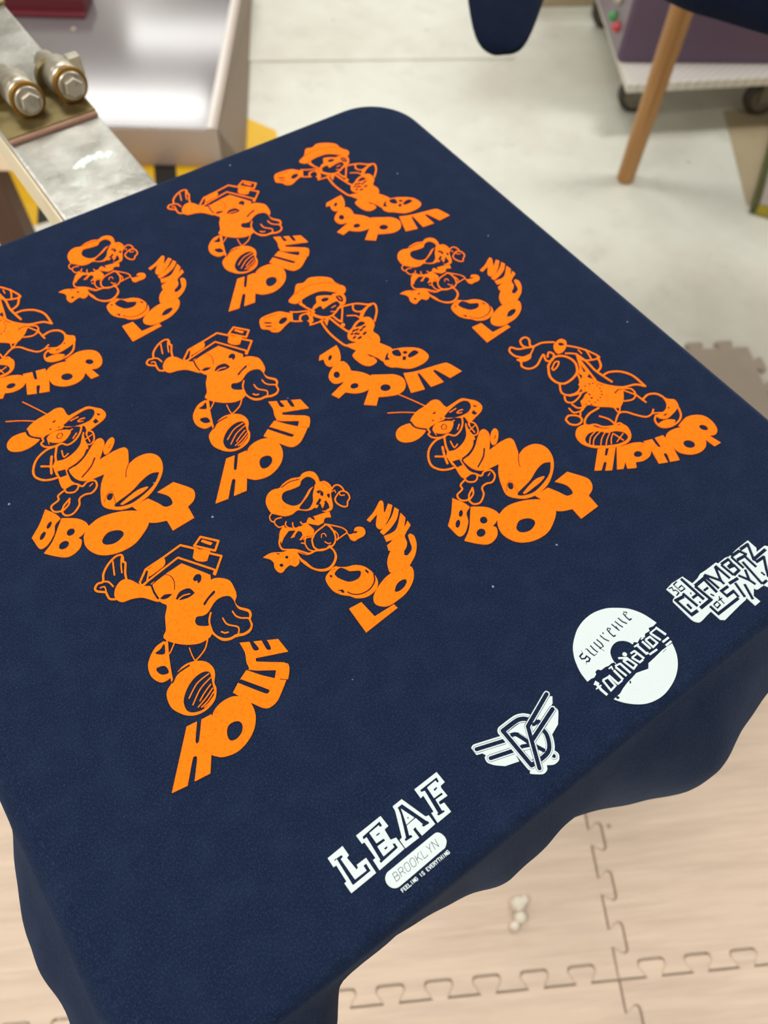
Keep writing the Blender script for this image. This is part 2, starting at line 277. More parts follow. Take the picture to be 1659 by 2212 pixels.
  'figure': """+ 0.00 -19.7,49.9 -12.1,53.8 -3.2,54.8 3.5,55.9 7.5,53.5 7.7,47.6 8.4,45.2! 16.9,45.8 22,45.5 25.7,41.9 29,37.8 29.4,32.6 26.3,29.3 18.5,27 12.6,25.5! 13.3,31.6 9.9,32.5 5.9,34.8 1.8,38.5! -3.2,36.6 -11.4,36.3 -17.2,40.7 -20.4,45.6
- 0.00 2.1,39.6 10.3,42.7 20,43.8 24,41.3 23.1,36.9 17.9,33.6 10.1,34.2 5,36.6
L 0.83 7.6,40.7 13,40.9
L 0.83 11.5,37.7 13.9,38.2 16.3,37.5
L 0.62 11.4,37 14.3,35.8
- 0.00 24.6,37.3! 26.8,34.1! 24.3,34.2!
- 0.00 19.3,31.7! 22.3,33.2! 22.9,29.2! 20.1,29!
- 0.00 -3.8,46.7! 0.1,46.9! -1.8,45.1!
- 0.00 -5.7,41.1 -6.1,40.8 -6.5,40.8 -6.9,41.1 -7.1,41.5 -6.9,41.9 -6.6,42.1 -6.1,42.1 -5.7,41.9 -5.6,41.5
- 0.00 -0.6,39.7 -0.9,39.5 -1.3,39.5 -1.6,39.7 -1.7,40 -1.6,40.3 -1.3,40.5 -0.9,40.5 -0.6,40.3 -0.5,40.0
- 0.00 3.4,39.7 3.1,39.5 2.8,39.5 2.5,39.7 2.4,40 2.5,40.3 2.8,40.5 3.2,40.6 3.4,40.4 3.5,40.0
+ 0.00 -34,46.7 -30,49.4 -25.3,49.6 -20.3,48 -19.6,43.6 -15.1,38.2 -21.3,35.3 -28.1,35.2 -33.7,38.2 -35.6,42.4
- 0.00 -19,49.7 -18.9,43.8 -12.6,37.5! -14.1,36.4! -20.1,42.9 -20.9,48.0
L 0.63 -12.6,73.8 -7.3,63.3 -2.6,53.3
L 0.62 -28.2,64.2 -18,58.1 -6.4,49.0
- 0.00 -12.7,37.6 -7.5,38.4 -0.9,38.1 5.6,35.9 10.9,32.2 8.1,27.5 3.2,24 -1.9,23.4 -5.1,26.6 -10.6,27.7 -13.9,31.6
+ 0.00 -10.8,36.3 -6,38.2 0.2,36.4 4.2,32.9 0.2,28.8 -4.4,27.5 -9.2,30.2 -11.4,33.3
l 0.71 -2.9,30.6 -5.5,32 -4.5,34.5 -1.8,34.6 -1.7,32.2 -3.1,32.1
L 0.82 3.6,33.3 5.7,33.5
L 1.12 11.8,32.6 8.6,27.9 3.2,24 -2,23.2 -5.1,26.6 -9.1,26.7
L 1.11 -13.8,37.7 -14,35.1 -16.1,33.8 -15,30.1 -10.8,27.4 -5.3,26.4
L 0.50 -11.4,34 -11.9,30.5
L 0.81 2.9,26.2 6.5,28.9
L 0.92 10.5,26.6 8.4,23.2 8.2,17.2 10.9,15.4 14.1,17.9 15.7,23.5 13.6,26.8
L 0.71 11.5,24.9 11,17.6
L 0.71 9.2,21 14.5,22.0
+ 0.00 10.1,26.8 8.9,20.8 8.3,14.4 5.2,10.5 -2.6,6.5 -6.8,5.5 -12.1,4.6! -16.8,5.8 -15.4,12.7! -13,15! -8.3,13.7 -1.5,15.1 4.7,18.9
+ 0.00 16.3,30.9! 18.7,27.2! 12.9,25.9! 12.4,23.9! 11.3,25.3!
L 1.37 -7.7,26.3 -14.9,27.2 -22.6,24.2 -27.7,18.5 -29.6,12.3 -27,7 -22.6,4 -17.7,2.8
L 1.47 -14.5,20.4 -17.6,14.2 -19.9,8.0
L 1.28 -23.1,16.9 -16.3,12.2
L 1.28 -8.1,26.9 -12.2,19.7 -13.7,15.5 -16.4,12.1 -17.4,5.0
L 0.80 -7.2,21 -8.2,15.6 -4.7,16.6
+ 0.00 -9.3,4.6 -3.9,4.8 3.1,7.9 9.5,12.9! 14.5,16.3 17.5,16.3 18.7,14.1 18,10.5 13.2,4.3 9.9,0.6! 20.1,1.6 26.6,0.9 28.2,-0.7 28.3,-3.3 25.9,-9 24,-13.3! 30.4,-11.4 37.7,-12.5 42.1,-17 42.7,-23.1 39.7,-30.3 33.7,-36.5 24.7,-42 15,-43.9 6.7,-42.9 0.8,-39.1 -3.3,-33.2 -1.2,-25.3 2.6,-17.7 7.7,-11.6! -0.5,-10.7 -5,-9.2 -8.1,-6 -9.7,-1.0
l 1.49 6.7,12.4 2.9,8.7 -2.9,6.1 -9.2,5.1
l 1.08 7.9,3.6 3.1,-1.3 -4.9,-5.6
l 0.59 24.7,-12.2 20.4,-17.1 18.1,-21.3
+ 0.00 15.9,7.2 20.6,11.5 24.4,12.5 24.7,9.4 21.1,5 16.7,2 14.4,2.9
l 0.50 21.1,7.7 18.7,5.9
- 0.00 37.6,-29.9! 32.5,-27.9 25.3,-29.5 16.1,-33.3 5.1,-35.6 2.5,-37.1 5,-39.5 12.4,-41.5 21.9,-39.9 31.2,-36.1
+ 0.00 6.1,-38! 14,-35.7 20.7,-34.6 26.5,-36.1 22.6,-37.8 14.8,-38.8 7.4,-39.3
- 0.00 5,-29.9 3.9,-31.2 2.6,-31.8 1.5,-31.4 1,-30.2 1.4,-28.7 2.4,-27.4 3.8,-26.8 5,-27.2 5.4,-28.3
l 0.38 -1.6,-31.2 2.2,-27 5.5,-26.1 5.7,-29.3 3.7,-36.7
+ 0.00 -15.1,13.8 -15.8,7.1 -11.2,7.2 -11.3,2 -11.6,-4.8 -8.9,-9.9 -11.1,-8.4 -17.3,-7.7 -18.9,-5.5 -17.9,1.4
- 0.00 -16.4,7.5! -11.3,6.2! -12.3,1.2! -16.6,1.8!
- 0.00 -17.3,-7.7 -12.2,-7 -10,-9.8 -10.9,-11.7 -13.7,-12.9 -16.6,-11.0
L 1.05 -17.8,-7.6 -12.2,-7.2 -9.5,-9.5 -10.8,-12.1 -14,-13.3 -17.7,-11 -17.9,-7.7
L 1.13 -19.2,-8.9 -23.3,-10.3 -24.4,-13.4 -29.9,-15.2 -30.1,-19.6 -26.1,-21.8 -23,-19 -18.1,-16.4
L 1.14 -26.1,-21.8 -25.4,-26.2 -21,-27.8 -15.3,-24.3 -13.1,-19.9 -9,-18.9 -4.6,-20.1 -0.1,-17.2 0.5,-12.5 -3.8,-10.8 -7.5,-12.3 -9.3,-9.6
L 0.58 -3.9,-14.8 -1.3,-13.8
L 1.03 -18.3,-16.3 -20.5,-20.1 -25.5,-22.4""",
  'lettering': """+ 0.00 -33.8,-15! -29.9,-22.2 -28.6,-26.8! -33.2,-29 -36,-34.2 -39.6,-37.7 -44.3,-40.3 -47.8,-39.3 -48.7,-29.6! -41.3,-23.5
- 0.00 -35.5,-28.1 -36.8,-29 -38,-29.2 -38.5,-28.6 -38.3,-27.5 -37.3,-26.3 -36,-25.4 -34.8,-25.1 -34.3,-25.7 -34.5,-26.8
- 0.00 -41.7,-33.1 -43.2,-34.1 -44.5,-34.3 -45.1,-33.6 -44.7,-32.4 -43.6,-31 -42.1,-30 -40.7,-29.8 -40.2,-30.5 -40.5,-31.7
+ 0.00 -28.4,-26.6! -20.5,-32.4 -17.1,-37.7 -16.6,-41.6! -22.1,-45 -25.4,-45.7! -24.5,-48.6 -27.7,-52.9 -33.4,-54.7 -37.7,-53.5 -42.6,-48.9 -46.9,-43.9! -38.5,-38.4
- 0.00 -25.6,-40.6 -26.9,-41.6 -28.5,-41.6 -29.7,-40.8 -30.1,-39.4 -29.5,-37.9 -28.1,-36.9 -26.6,-36.9 -25.3,-37.7 -25,-39.1
- 0.00 -31.5,-45.6 -32.4,-47.1 -34.2,-48 -36.1,-47.9 -37.5,-46.9 -37.8,-45.3 -36.9,-43.7 -35.1,-42.8 -33.1,-42.9 -31.8,-44.0
l 0.64 -28.1,-26.3 -35.6,-34.5 -40.2,-38.5 -43.5,-40.9
+ 0.00 -17.2,-41.8 -8.8,-39.8 1.6,-42.1 11,-47.1 16,-53.2 15.1,-59.9 9.8,-64.6 0.7,-69 -9.3,-69 -17.5,-65.7 -22.1,-60.8 -24.2,-54.1 -22.9,-48 -20.1,-44.0
- 0.00 -13.3,-54.6 -8.9,-52.4 -3.2,-54.2 -1.1,-57.7 -3.2,-60.4 -8.5,-61.7 -13.5,-59.8 -14.7,-56.9
+ 0.00 11.5,-43.9! 22.4,-44! 26.1,-50.9 28.6,-55.9 33.3,-56.2 34,-50 29.3,-43.1! 41.3,-42! 48.8,-53.3 48.1,-58.5 44.9,-61.9 40.3,-63.7! 39.7,-73.1! 24.4,-73.8! 24.7,-65.3! 18,-62.5 14.4,-58.8 13,-48.7!""",
 },
 'hiphop': {
  'figure': """+ 0.00 -37.2,-11.9 -32.4,-9.4 -26,-10.9 -21.5,-17.2 -17.3,-21.2 -10.1,-23.2 -4.6,-25.8 -4.6,-30.6 -7.6,-35.6 -12.5,-37.9 -19.7,-37.2 -28.8,-33.1 -36.2,-27.3 -39.7,-21.5 -39.7,-15.9
- 0.00 -34.9,-19.1 -29.5,-17.4 -23.6,-19.5 -18.9,-24.1 -13.2,-26.4 -9.3,-30.5 -9.5,-34.4 -13.3,-36 -20.1,-34.9 -28.9,-30.5 -34.9,-25.9 -36.6,-22.2
L 0.74 -25.2,-18.7 -31.1,-20.3 -35.6,-24.2
L 0.74 -22.3,-20.6 -29.8,-22.6 -34.2,-26.3
L 0.74 -20,-22.9 -25.6,-25.5 -30,-29.2
L 0.74 -17.8,-25.1 -23,-28 -26.8,-31.0
L 0.74 -16.4,-26.8 -20.2,-29.2 -23.3,-32.4
L 0.74 -16,-27.3 -14.3,-35.0
L 0.74 -10.7,-30.7 -18.8,-33.3
L 1.40 -9.3,-5.1 -17.9,-5.1 -24.5,-7.6 -27,-11.7 -21.2,-14.2 -17.9,-19 -11.7,-22.2 -6.4,-22.9 -5.5,-26.7
L 1.08 -13.6,-10.7 -10,-16.3 -9.6,-22.1
L 1.20 -8.8,-21.2 -1,-16.6 4.1,-18.3 8,-23.9 12.8,-29.4 17.8,-29.8 21.7,-27.7
L 1.11 20.8,-10 22.1,-20.2
L 1.45 21.6,-17.2 28.3,-16.1 33.7,-19 35.5,-23.3
L 0.98 18,-29.6 20.4,-30.6 24.7,-33.1
+ 0.00 35.3,-22.8 37,-26.6 40.5,-30 39.2,-34.8 36.8,-36.2 32.5,-37.7 24.4,-38.8 20.1,-36.3 18.9,-32.1! 25.6,-33 30.3,-31.7 33.8,-28.1
- 0.00 32.4,-33.2 32,-33.4 31.5,-33.4 31.1,-33.1 30.9,-32.7 31.1,-32.3 31.6,-32.1 32.1,-32.1 32.5,-32.4 32.6,-32.8
- 0.00 23.6,-34.9! 26.7,-35.2! 27.1,-36.2! 24.3,-36.2!
L 1.30 38.2,-34.9 34.3,-41.9 28.2,-45 20.3,-44.7 15.1,-41.1 15.6,-35.3 19.3,-32.4
+ 0.00 15.6,-38.6 22.7,-39.1 27.5,-43.1 20.9,-44.8 15.4,-42.1
+ 0.00 -6.3,18.9! -1.2,18.5 4.2,15.6 6.3,9.1 12.2,4 16.7,-1.3 14.3,-5.8 8.6,-11 2.7,-12.9 -2.6,-8.6 -8.8,-3.9 -12.7,0.5 -18.4,1.4! -15.4,6.8! -9.1,10.1
- 0.00 -11.1,11.4 -5.7,10.1 -10,7.6 -17.5,6.7 -21.1,8.5
- 0.00 4.6,9.9 4.2,9.7 3.8,9.8 3.4,10 3.3,10.4 3.4,10.7 3.8,10.9 4.3,10.9 4.6,10.7 4.7,10.3
- 0.00 4.5,7 4.1,6.8 3.6,6.8 3.3,7 3.2,7.4 3.3,7.7 3.7,7.9 4.1,7.9 4.5,7.7 4.6,7.3
- 0.00 3.3,4.4 3,4.2 2.5,4.2 2.2,4.4 2,4.8 2.2,5.1 2.6,5.3 3,5.3 3.4,5.1 3.5,4.7
- 0.00 1.6,2.1 1.2,1.9 0.8,1.9 0.4,2.1 0.3,2.5 0.4,2.9 0.8,3 1.2,3 1.6,2.8 1.7,2.4
- 0.00 -1.2,0.6 -1.5,0.4 -2,0.4 -2.3,0.7 -2.5,1 -2.3,1.4 -2,1.6 -1.5,1.6 -1.2,1.3 -1,1.0
- 0.00 -4.2,-0 -4.6,-0.2 -5,-0.2 -5.4,0 -5.5,0.4 -5.4,0.7 -5,0.9 -4.5,0.9 -4.2,0.7 -4.1,0.3
- 0.00 -7.3,-0.5 -7.7,-0.7 -8.1,-0.6 -8.5,-0.4 -8.6,-0 -8.4,0.3 -8.1,0.5 -7.6,0.5 -7.3,0.2 -7.2,-0.1
- 0.00 -10.5,-0.3 -10.8,-0.5 -11.3,-0.4 -11.6,-0.2 -11.7,0.2 -11.6,0.5 -11.2,0.7 -10.8,0.7 -10.4,0.4 -10.3,0.1
- 0.00 -13.6,-0.1 -14,-0.3 -14.4,-0.2 -14.7,0 -14.9,0.4 -14.7,0.7 -14.4,0.9 -13.9,0.9 -13.6,0.6 -13.5,0.3
- 0.00 -5.5,6.9 -6,6.6 -6.6,6.6 -7,6.9 -7.2,7.4 -7,7.9 -6.5,8.2 -5.9,8.1 -5.4,7.8 -5.3,7.3
- 0.00 -6.4,3.7 -6.9,3.4 -7.5,3.5 -8,3.8 -8.1,4.3 -7.9,4.7 -7.4,5 -6.8,5 -6.4,4.7 -6.2,4.2
- 0.00 -10,2.4 -10.3,2.2 -10.8,2.2 -11.1,2.5 -11.2,2.8 -11.1,3.2 -10.7,3.4 -10.3,3.3 -9.9,3.1 -9.8,2.7
- 0.00 -13.7,1.9 -14.1,1.7 -14.5,1.8 -14.9,2 -15,2.4 -14.8,2.7 -14.5,2.9 -14,2.9 -13.7,2.6 -13.6,2.3
- 0.00 -2.8,14.2 -3.2,14 -3.7,14.1 -4.1,14.3 -4.2,14.7 -4.1,15.1 -3.7,15.3 -3.2,15.2 -2.8,14.9 -2.7,14.5
- 0.00 1,13.9 0.6,13.7 0.1,13.8 -0.3,14.1 -0.4,14.5 -0.3,14.8 0.1,15 0.6,15 1,14.7 1.1,14.3
- 0.00 3.5,13 3.1,12.8 2.6,12.8 2.2,13.1 2.1,13.5 2.2,13.9 2.6,14.1 3.1,14 3.5,13.7 3.7,13.3
l 0.90 9.6,-1.9 13.5,-1 15.8,-2.3
L 1.12 17.3,-2.1 22,-5.7 21.1,-10.8 16.1,-13.1 10.1,-10.8
L 1.01 16.6,-3.6 20.1,-9.8 21,-11.6
L 0.88 0.2,-11 -0.1,-15.8 4.9,-12.2
L 1.50 11.8,40.6 13.1,30.9 12.6,21.6 14,12.9 15.2,7.0
L 1.51 22.8,29.4 18.9,22.1 13.6,19.7
L 1.48 15.1,14.8 19.7,14.5 26.8,10.4 31.6,2.5 32.1,-9.5! 27.4,-4.5 18.2,-1.2 11.5,4.6 7.4,10.3 5.9,14.5
L 1.29 10.5,51.7 17.2,44.3 21.9,35.9 23.7,28.8 16.7,30.3 11.9,34.1 11.4,40.9 5.9,45.4
L 1.06 20.5,40 18.9,34.2 17.4,30.3
L 0.82 15.8,42.7 15.6,38.8
+ 0.00 5.3,57.2 11.9,58.1 14.2,54.6 10.9,50.2 5.1,47.6 0.8,48.5 1.8,53.8
- 0.00 7.6,55.7 10.4,55 10.9,52.2 7.3,53.1
L 1.42 6,58.5 -1.8,62.9 -9.2,63.7 -10.6,66 -7.5,70.8 -8.9,74.2 -13.7,73.4 -15.5,68.9 -14.1,65.8
L 1.41 -9.4,63.4 -14.3,65.6 -20.3,68 -23.8,72.3 -27,69.6 -26.4,64 -22.6,59.8
+ 0.00 -26.9,60.3 -22.2,60.3 -14.9,59.5! -18.4,56.2 -22.7,55.9 -25.6,57.1
L 1.39 -27.3,60.6 -26.6,57.5 -28.8,53.7 -25.8,49.2 -19.5,48.5 -11.6,52.4 -8.4,53.5 -10.5,48.4 -7.3,45.9 -2.2,49.3 -3.6,53.1 -7.4,50.3
L 1.06 -8.7,63.4 -14.5,60 -17.9,58.3
L 1.61 -12.7,43.6 -4.9,47.1 0.8,45.9 4.8,41.3 5.4,34.5 1,27.9 -6.1,24.9 -14.2,24.8 -18.2,29.3 -18,36.1 -12.7,43.6
L 1.15 -12.2,40.1 -6.6,43.4 -3.8,42.3 -7.3,39.6 -12,38.4 -12.2,40.1
L 1.35 -17.2,26.3 -21.3,19.9 -18.9,15.2 -12.5,13.6 -6.8,16.1 -1.9,22.1 -0.2,27.2
+ 0.00 11.8,41.4! 10.6,34.1! 7.2,14.4! 4.2,15.6! -3,16.6! -3.3,19.9! 1.5,22.9! 0.8,26.5! 5.2,29.8!
- 0.00 7.6,31.7! 6.7,24.8! 4.2,24.5!
- 0.00 7,21.5! 5.8,15.6! 3.3,20.1!
- 0.00 1.2,24.7! 0.7,22.7! -1.1,21.5!
L 1.22 -22.1,15.9 -24,11.9 -20.9,8.8 -14.9,9.5 -9.4,11.8
L 1.23 -18.5,14.2 -12.3,12.3 -7.8,11.5
L 1.10 -22.4,7.8 -21,2.9 -15.8,1.4
L 1.09 -26.5,6.2 -26.2,1.6 -20.5,-0.1 -17.6,0.9
L 1.29 -35.1,0.3 -31.3,1.7 -26.6,-1.1 -25.3,-4.9 -27.6,-7.3 -31.8,-7.3 -35.2,-4 -35.1,0.3
L 1.09 -25.1,-3.6 -20.9,0.2 -16,1.2
L 0.89 -11.6,7.3 -7.4,8.9 -7.5,6.0""",
  'lettering': """+ 0.00 -33.9,-30.3! -28.9,-32.8! -33.4,-36.6 -32.6,-37.7 -26.9,-33.8! -22.7,-35.9! -37.9,-48.3! -42,-45.9! -36.7,-41.7 -37.9,-40.6 -43.8,-44.4! -47.9,-41.9!
+ 0.00 -22.1,-36.3! -18,-38.4! -26.3,-48.6! -30.9,-51.9! -34.8,-49.7!
+ 0.00 -18.2,-38! -9.8,-40.5 -4.5,-44.5 -3.9,-50.1 -8.4,-54.2 -14.9,-54.8 -20.3,-52.6! -23.1,-56.2! -28.6,-53.2! -24.7,-46.3!
- 0.00 -11.7,-50.2 -13.2,-51 -15.1,-51 -16.7,-50.1 -17.5,-48.7 -17,-47.3 -15.5,-46.5 -13.6,-46.5 -12,-47.4 -11.3,-48.8
+ 0.00 -3.7,-43.3! 2.4,-45.3! 1.2,-52 2.8,-53 4.8,-45.6! 11.1,-47.3! 9.3,-57.8 5.4,-68.2! -1,-65.5! 2,-59.7 0,-58.6 -2.5,-64.9! -8.3,-62.3! -4.5,-51.1!
+ 0.00 9.6,-51.7 14.3,-47.8 21.8,-47.9 29.1,-51.4 33.1,-56.7 33.3,-64.3 29.2,-69.9 22.5,-71.6 15.3,-69.5 10.1,-64.1 9.3,-57.8
- 0.00 23.1,-65.6 21,-66.1 18.7,-65.3 17.2,-63.5 16.9,-61.3 18,-59.6 20.1,-59.1 22.4,-60 23.9,-61.8 24.2,-64.0
+ 0.00 25.5,-47.6! 35.3,-45.5 42.7,-47.8 47.4,-52.6 47.9,-59.9 45.3,-65.4 41.2,-67.2 37.3,-65.6! 39.4,-74.1! 33.6,-73.8! 32.4,-65.1 32,-57.7 28.2,-52.2
- 0.00 40.8,-61.1 39.3,-61.3 37.8,-60.4 36.8,-58.8 36.7,-57.2 37.6,-56 39,-55.8 40.6,-56.7 41.6,-58.3 41.6,-60.0""",
 },
 'poppin': {
  'figure': """+ 0.00 -17.2,58.3 -9.6,62.5 -3.4,69.5 2.4,68.2 8.6,70.2 16.2,66.9 22.3,61.1 22.9,54.5 26,48.1 24.8,43.6 20.3,41.5 15.8,47.5 8.6,53.3 -0.3,54.5 -8,53.7 -13.6,52.4 -16.7,55.0
l 0.49 -10.4,61.3 1.8,63.4 12.2,60.8 19.5,56.8 24.8,50.1
L 1.41 -11.9,51.3 -10.4,46.1 -8.6,41.6 -7.2,38.1
L 1.18 -8.4,54.5 -10.6,50.5 -10,46.7
+ 0.00 2.5,50.1 8.6,47.7 12.4,45.1 14.8,45.6 20.5,42.6 20.4,37.2 16.5,32.2 13.2,32.7 13.2,37.3 9.5,38.1 2.9,37.2 -0.3,36.8 0.1,40.2 -3.3,40.5 -8.9,39.3! -4.6,43.1 -0.9,44.8
- 0.00 9.2,43.3 8.2,42.3 6.4,42 4.5,42.4 3.3,43.5 3.2,44.8 4.2,45.7 6,46.1 7.9,45.6 9.1,44.6
- 0.00 14.8,42.3 18.2,41.6 18.4,38.2 16.4,34.8 14.3,36.5 14.1,39.4
L 0.60 16.2,40.9 16.4,37.4
L 1.29 -8.2,40 -8.7,35.8 -6.6,31.7 -2.4,28.1 2.5,27.5 8.5,30.1 14.2,33.3
L 0.71 5.9,34.3 9.5,34.4
L 0.70 3.2,31.2 5.7,29.5
L 1.28 13.3,31 8.2,23.7 3.7,18.5 2.3,23.5 1.9,26.6
L 1.06 9.2,31.2 12.9,30.4
+ 0.00 4.3,14 3.5,13.3 2.5,13.2 1.8,13.7 1.5,14.7 1.8,15.7 2.6,16.4 3.6,16.5 4.4,16 4.6,15.0
L 1.04 1.9,22.9 4.5,17.9
+ 0.00 -7.2,29.9! -1.3,26.7! -7.3,20.7! -6.2,26!
- 0.00 -5.8,28.4! -4,27.6! -5.8,25.7!
L 1.48 -8.4,27.5 -9.7,16.2 -8.7,5.2 -6.1,-3.6 1.5,-5.9
L 1.50 -1.2,25.8 0.2,16.8 2.2,8.2 4.4,5.4
L 1.17 -22.2,47.7 -18.2,45 -13.7,42.8 -10.1,41.0
L 1.16 -26.5,39.6 -23.2,37 -19.8,35.1
L 1.05 -21.5,46.9 -25.7,39.1
+ 0.00 -21.8,36! -18.3,40.7 -12.9,40.3 -10.9,39.8! -13.6,30.9 -17,27.5! -16.5,32.9
- 0.00 -19.8,35.9 -17.8,39.2 -13.6,39.2 -13.3,36.4 -15.1,33.1 -18.5,34.3
L 1.17 -10.5,40.4 -9.8,35 -6.4,29.3
L 1.27 -17,28.4 -12.8,27.6 -7.4,26.8
L 1.05 -10.7,36.4 -13.2,30.7
+ 0.00 -45.8,52.6 -42.6,54.6 -34.7,54.2 -28.7,52.6 -25.1,49 -22.6,45.2 -25.6,40.7 -32.5,38 -39.3,35.4 -43.5,37.8 -44.7,41.4 -48.4,44.7 -47.6,49.0
- 0.00 -27.4,44 -28.3,42.4 -30.3,41.1 -32.7,40.6 -34.6,41.1 -35.2,42.5 -34.3,44.1 -32.3,45.4 -29.9,45.9 -28.1,45.3
- 0.00 -39,45.6 -39.8,45.5 -41.3,46.1 -43,47.2 -44.1,48.4 -44.4,49.3 -43.6,49.4 -42.1,48.8 -40.4,47.6 -39.2,46.4
- 0.00 -40.7,42.8 -41.4,42.6 -42.7,43.2 -44.1,44.1 -45.1,45.1 -45.3,45.8 -44.6,45.9 -43.3,45.4 -41.9,44.5 -40.9,43.5
l 0.58 -41.7,53.2 -37,52.4 -32.2,51.7
l 0.57 -43.2,40.1 -39.7,38.4
L 1.42 13.2,30.8 18.3,29.4 24.1,27.1 30.2,21.8 34.7,19.5 31.9,12.6 24.7,5.1
L 1.30 21,28.4 18.2,23.5 19.4,20.3 22.5,18.6 28,20 32.1,20.1
L 0.93 10.8,21 16.2,17.4 17.8,12.6
L 1.05 22.5,18.6 17.2,13.5
- 0.00 31.3,18.9 30.9,16.7 29.5,15.1 29.9,17.3
L 1.41 30,20.6 23.1,16.9 18.4,12.7
+ 0.00 2.2,6.6 6.5,8.5 12.4,11.8 20.2,12.6 24,9.4 22.8,2.4 18.1,-2.5 18.7,-8.5 16.5,-13.4 12,-14.6 4,-7.3 -0.5,-1.9 -1.1,2.5
- 0.00 9.3,8.2 15.2,10.7 18,8 15.4,6.5 11,7.1
- 0.00 8.3,6 7.8,5.3 6.9,4.8 5.7,4.6 4.8,4.9 4.5,5.4 5,6 5.9,6.5 7.1,6.7 8,6.5
- 0.00 10.9,5.5 10.5,4.8 9.5,4.3 8.4,4.2 7.5,4.4 7.2,4.9 7.6,5.5 8.6,6 9.7,6.2 10.6,6.0
- 0.00 5.1,4 4.7,3.4 3.9,2.9 3,2.8 2.2,3 2,3.5 2.4,4.1 3.2,4.6 4.1,4.8 4.9,4.5
- 0.00 7.8,2.7 7.4,2.1 6.4,1.6 5.3,1.4 4.4,1.6 4.1,2.1 4.5,2.8 5.5,3.3 6.7,3.4 7.6,3.2
- 0.00 4.9,0.2 4.5,-0.4 3.6,-0.9 2.4,-1.1 1.5,-0.9 1.2,-0.4 1.7,0.3 2.6,0.8 3.8,0.9 4.7,0.7
- 0.00 8.3,-2.3 7.8,-3 6.6,-3.5 5.3,-3.6 4.3,-3.2 4,-2.6 4.6,-1.9 5.7,-1.5 7.1,-1.4 8.1,-1.7
- 0.00 13.3,3.6 12.9,3 11.8,2.5 10.6,2.3 9.7,2.5 9.4,3 9.8,3.6 10.8,4.1 12.1,4.3 13,4.1
- 0.00 13.9,-0.4 13.4,-1.1 12.3,-1.8 10.9,-2.1 9.8,-2 9.5,-1.5 9.9,-0.7 11,-0.1 12.4,0.3 13.5,0.2
- 0.00 16.8,4.6 16.3,4 15.2,3.6 14,3.5 13.1,3.8 12.9,4.4 13.3,5 14.4,5.4 15.6,5.5 16.5,5.2
- 0.00 9,1.4 8.6,0.8 7.8,0.4 6.9,0.2 6.2,0.4 5.9,0.9 6.3,1.4 7.1,1.8 8,2 8.8,1.8
+ 0.00 -6.1,-3.6 2,-5.2 12.3,-7.4 15.4,-15 19.4,-23.6 16.6,-28.3 9.8,-32.9 7.2,-30.7 5.2,-24.4 0.6,-17.5
+ 0.00 -8.2,-14.6 -5.1,-12.1 -0.4,-12.1 2.2,-18.5 4,-27 1.3,-29 -3.7,-28.6 -7.2,-23.7
- 0.00 1.3,-18.4 4.3,-22.3 2.4,-22.5
l 0.45 12.2,-5 12.4,-9.0
+ 0.00 8.1,-30.2 16.5,-25.1 22.8,-26.3 29,-29.4 35.8,-35 37.9,-41.9 36.2,-46.2 29.4,-48.4 19.6,-47.1 12.3,-40.9 8.4,-38 6.7,-33.9
- 0.00 17.6,-26.6 20.9,-26.5 22.9,-27.9 22.2,-32.1 19.9,-33.6 16.9,-30.4
- 0.00 26,-35.4 32,-34.4 33.4,-38.1 27.9,-39.1 24.5,-38.0
- 0.00 8.4,-30.4! 12.9,-26.5 15.7,-25.8! 12.7,-28.8 12.2,-32.3!
- 0.00 19.3,-37.5! 21.7,-34.5! 23.8,-36! 21.2,-38.8!
- 0.00 26.7,-33.6 25.9,-34.1 24.8,-34.1 23.9,-33.5 23.5,-32.5 23.8,-31.6 24.6,-31.1 25.7,-31.1 26.6,-31.7 26.9,-32.7""",
  'lettering': """+ 0.00 -30.6,-4.3! -27.6,-0.7! -12.1,1! -13.3,-4.9 -16.9,-11.8 -21.8,-14.5 -26.9,-13.6 -28.5,-10 -27.1,-5.2!
- 0.00 -21.8,-7.6 -23.1,-8.4 -24.2,-8.5 -24.6,-7.8 -24.2,-6.6 -23.1,-5.4 -21.8,-4.5 -20.7,-4.4 -20.3,-5.1 -20.7,-6.3
+ 0.00 -33.2,-21 -28.1,-16.3 -21.1,-13.5 -16.3,-14.9 -15.7,-20.9 -17.9,-26.2 -23.9,-29.6 -29.8,-29.9 -33.6,-27.1
- 0.00 -25.4,-23.7 -26.7,-24.9 -28.3,-25.2 -29.5,-24.4 -29.8,-22.9 -29.1,-21.1 -27.8,-19.8 -26.2,-19.5 -25,-20.3 -24.7,-21.9
+ 0.00 -16.7,-24.9! -11,-30.9 -7.6,-37.3! -11.1,-42.6 -16.9,-46 -24.8,-44.3 -31.1,-39! -37.7,-40.9! -40.2,-35.2! -28.6,-31.5!
- 0.00 -19.7,-38.5 -20.8,-39.8 -22.6,-40.2 -24.4,-39.7 -25.5,-38.5 -25.5,-37 -24.4,-35.8 -22.6,-35.3 -20.8,-35.8 -19.7,-37.0
+ 0.00 -7.1,-36.1! 0.5,-40.9 6.8,-45.2 9.7,-50.9 8.2,-56.5 4.1,-60.3 -2.3,-61 -9.4,-58.1 -14.3,-55.4! -19.8,-60.7! -26.6,-55.2! -15.4,-45.6!
- 0.00 -2.2,-53 -3.8,-54.3 -6,-54.4 -8,-53.3 -9.1,-51.5 -8.7,-49.6 -7.1,-48.3 -4.9,-48.2 -2.9,-49.3 -1.9,-51.1
+ 0.00 12.7,-47.7! 21.3,-51.3 41.6,-56.2 44.8,-58.4 48.4,-69.6! 37.7,-69.9! 33.5,-58.1 31.4,-58.1 31.6,-70.2! 21.5,-68.8! 22.1,-54.1 20.6,-53.8 16.5,-68! 6.6,-65.2!""",
 },
 'leaf': {
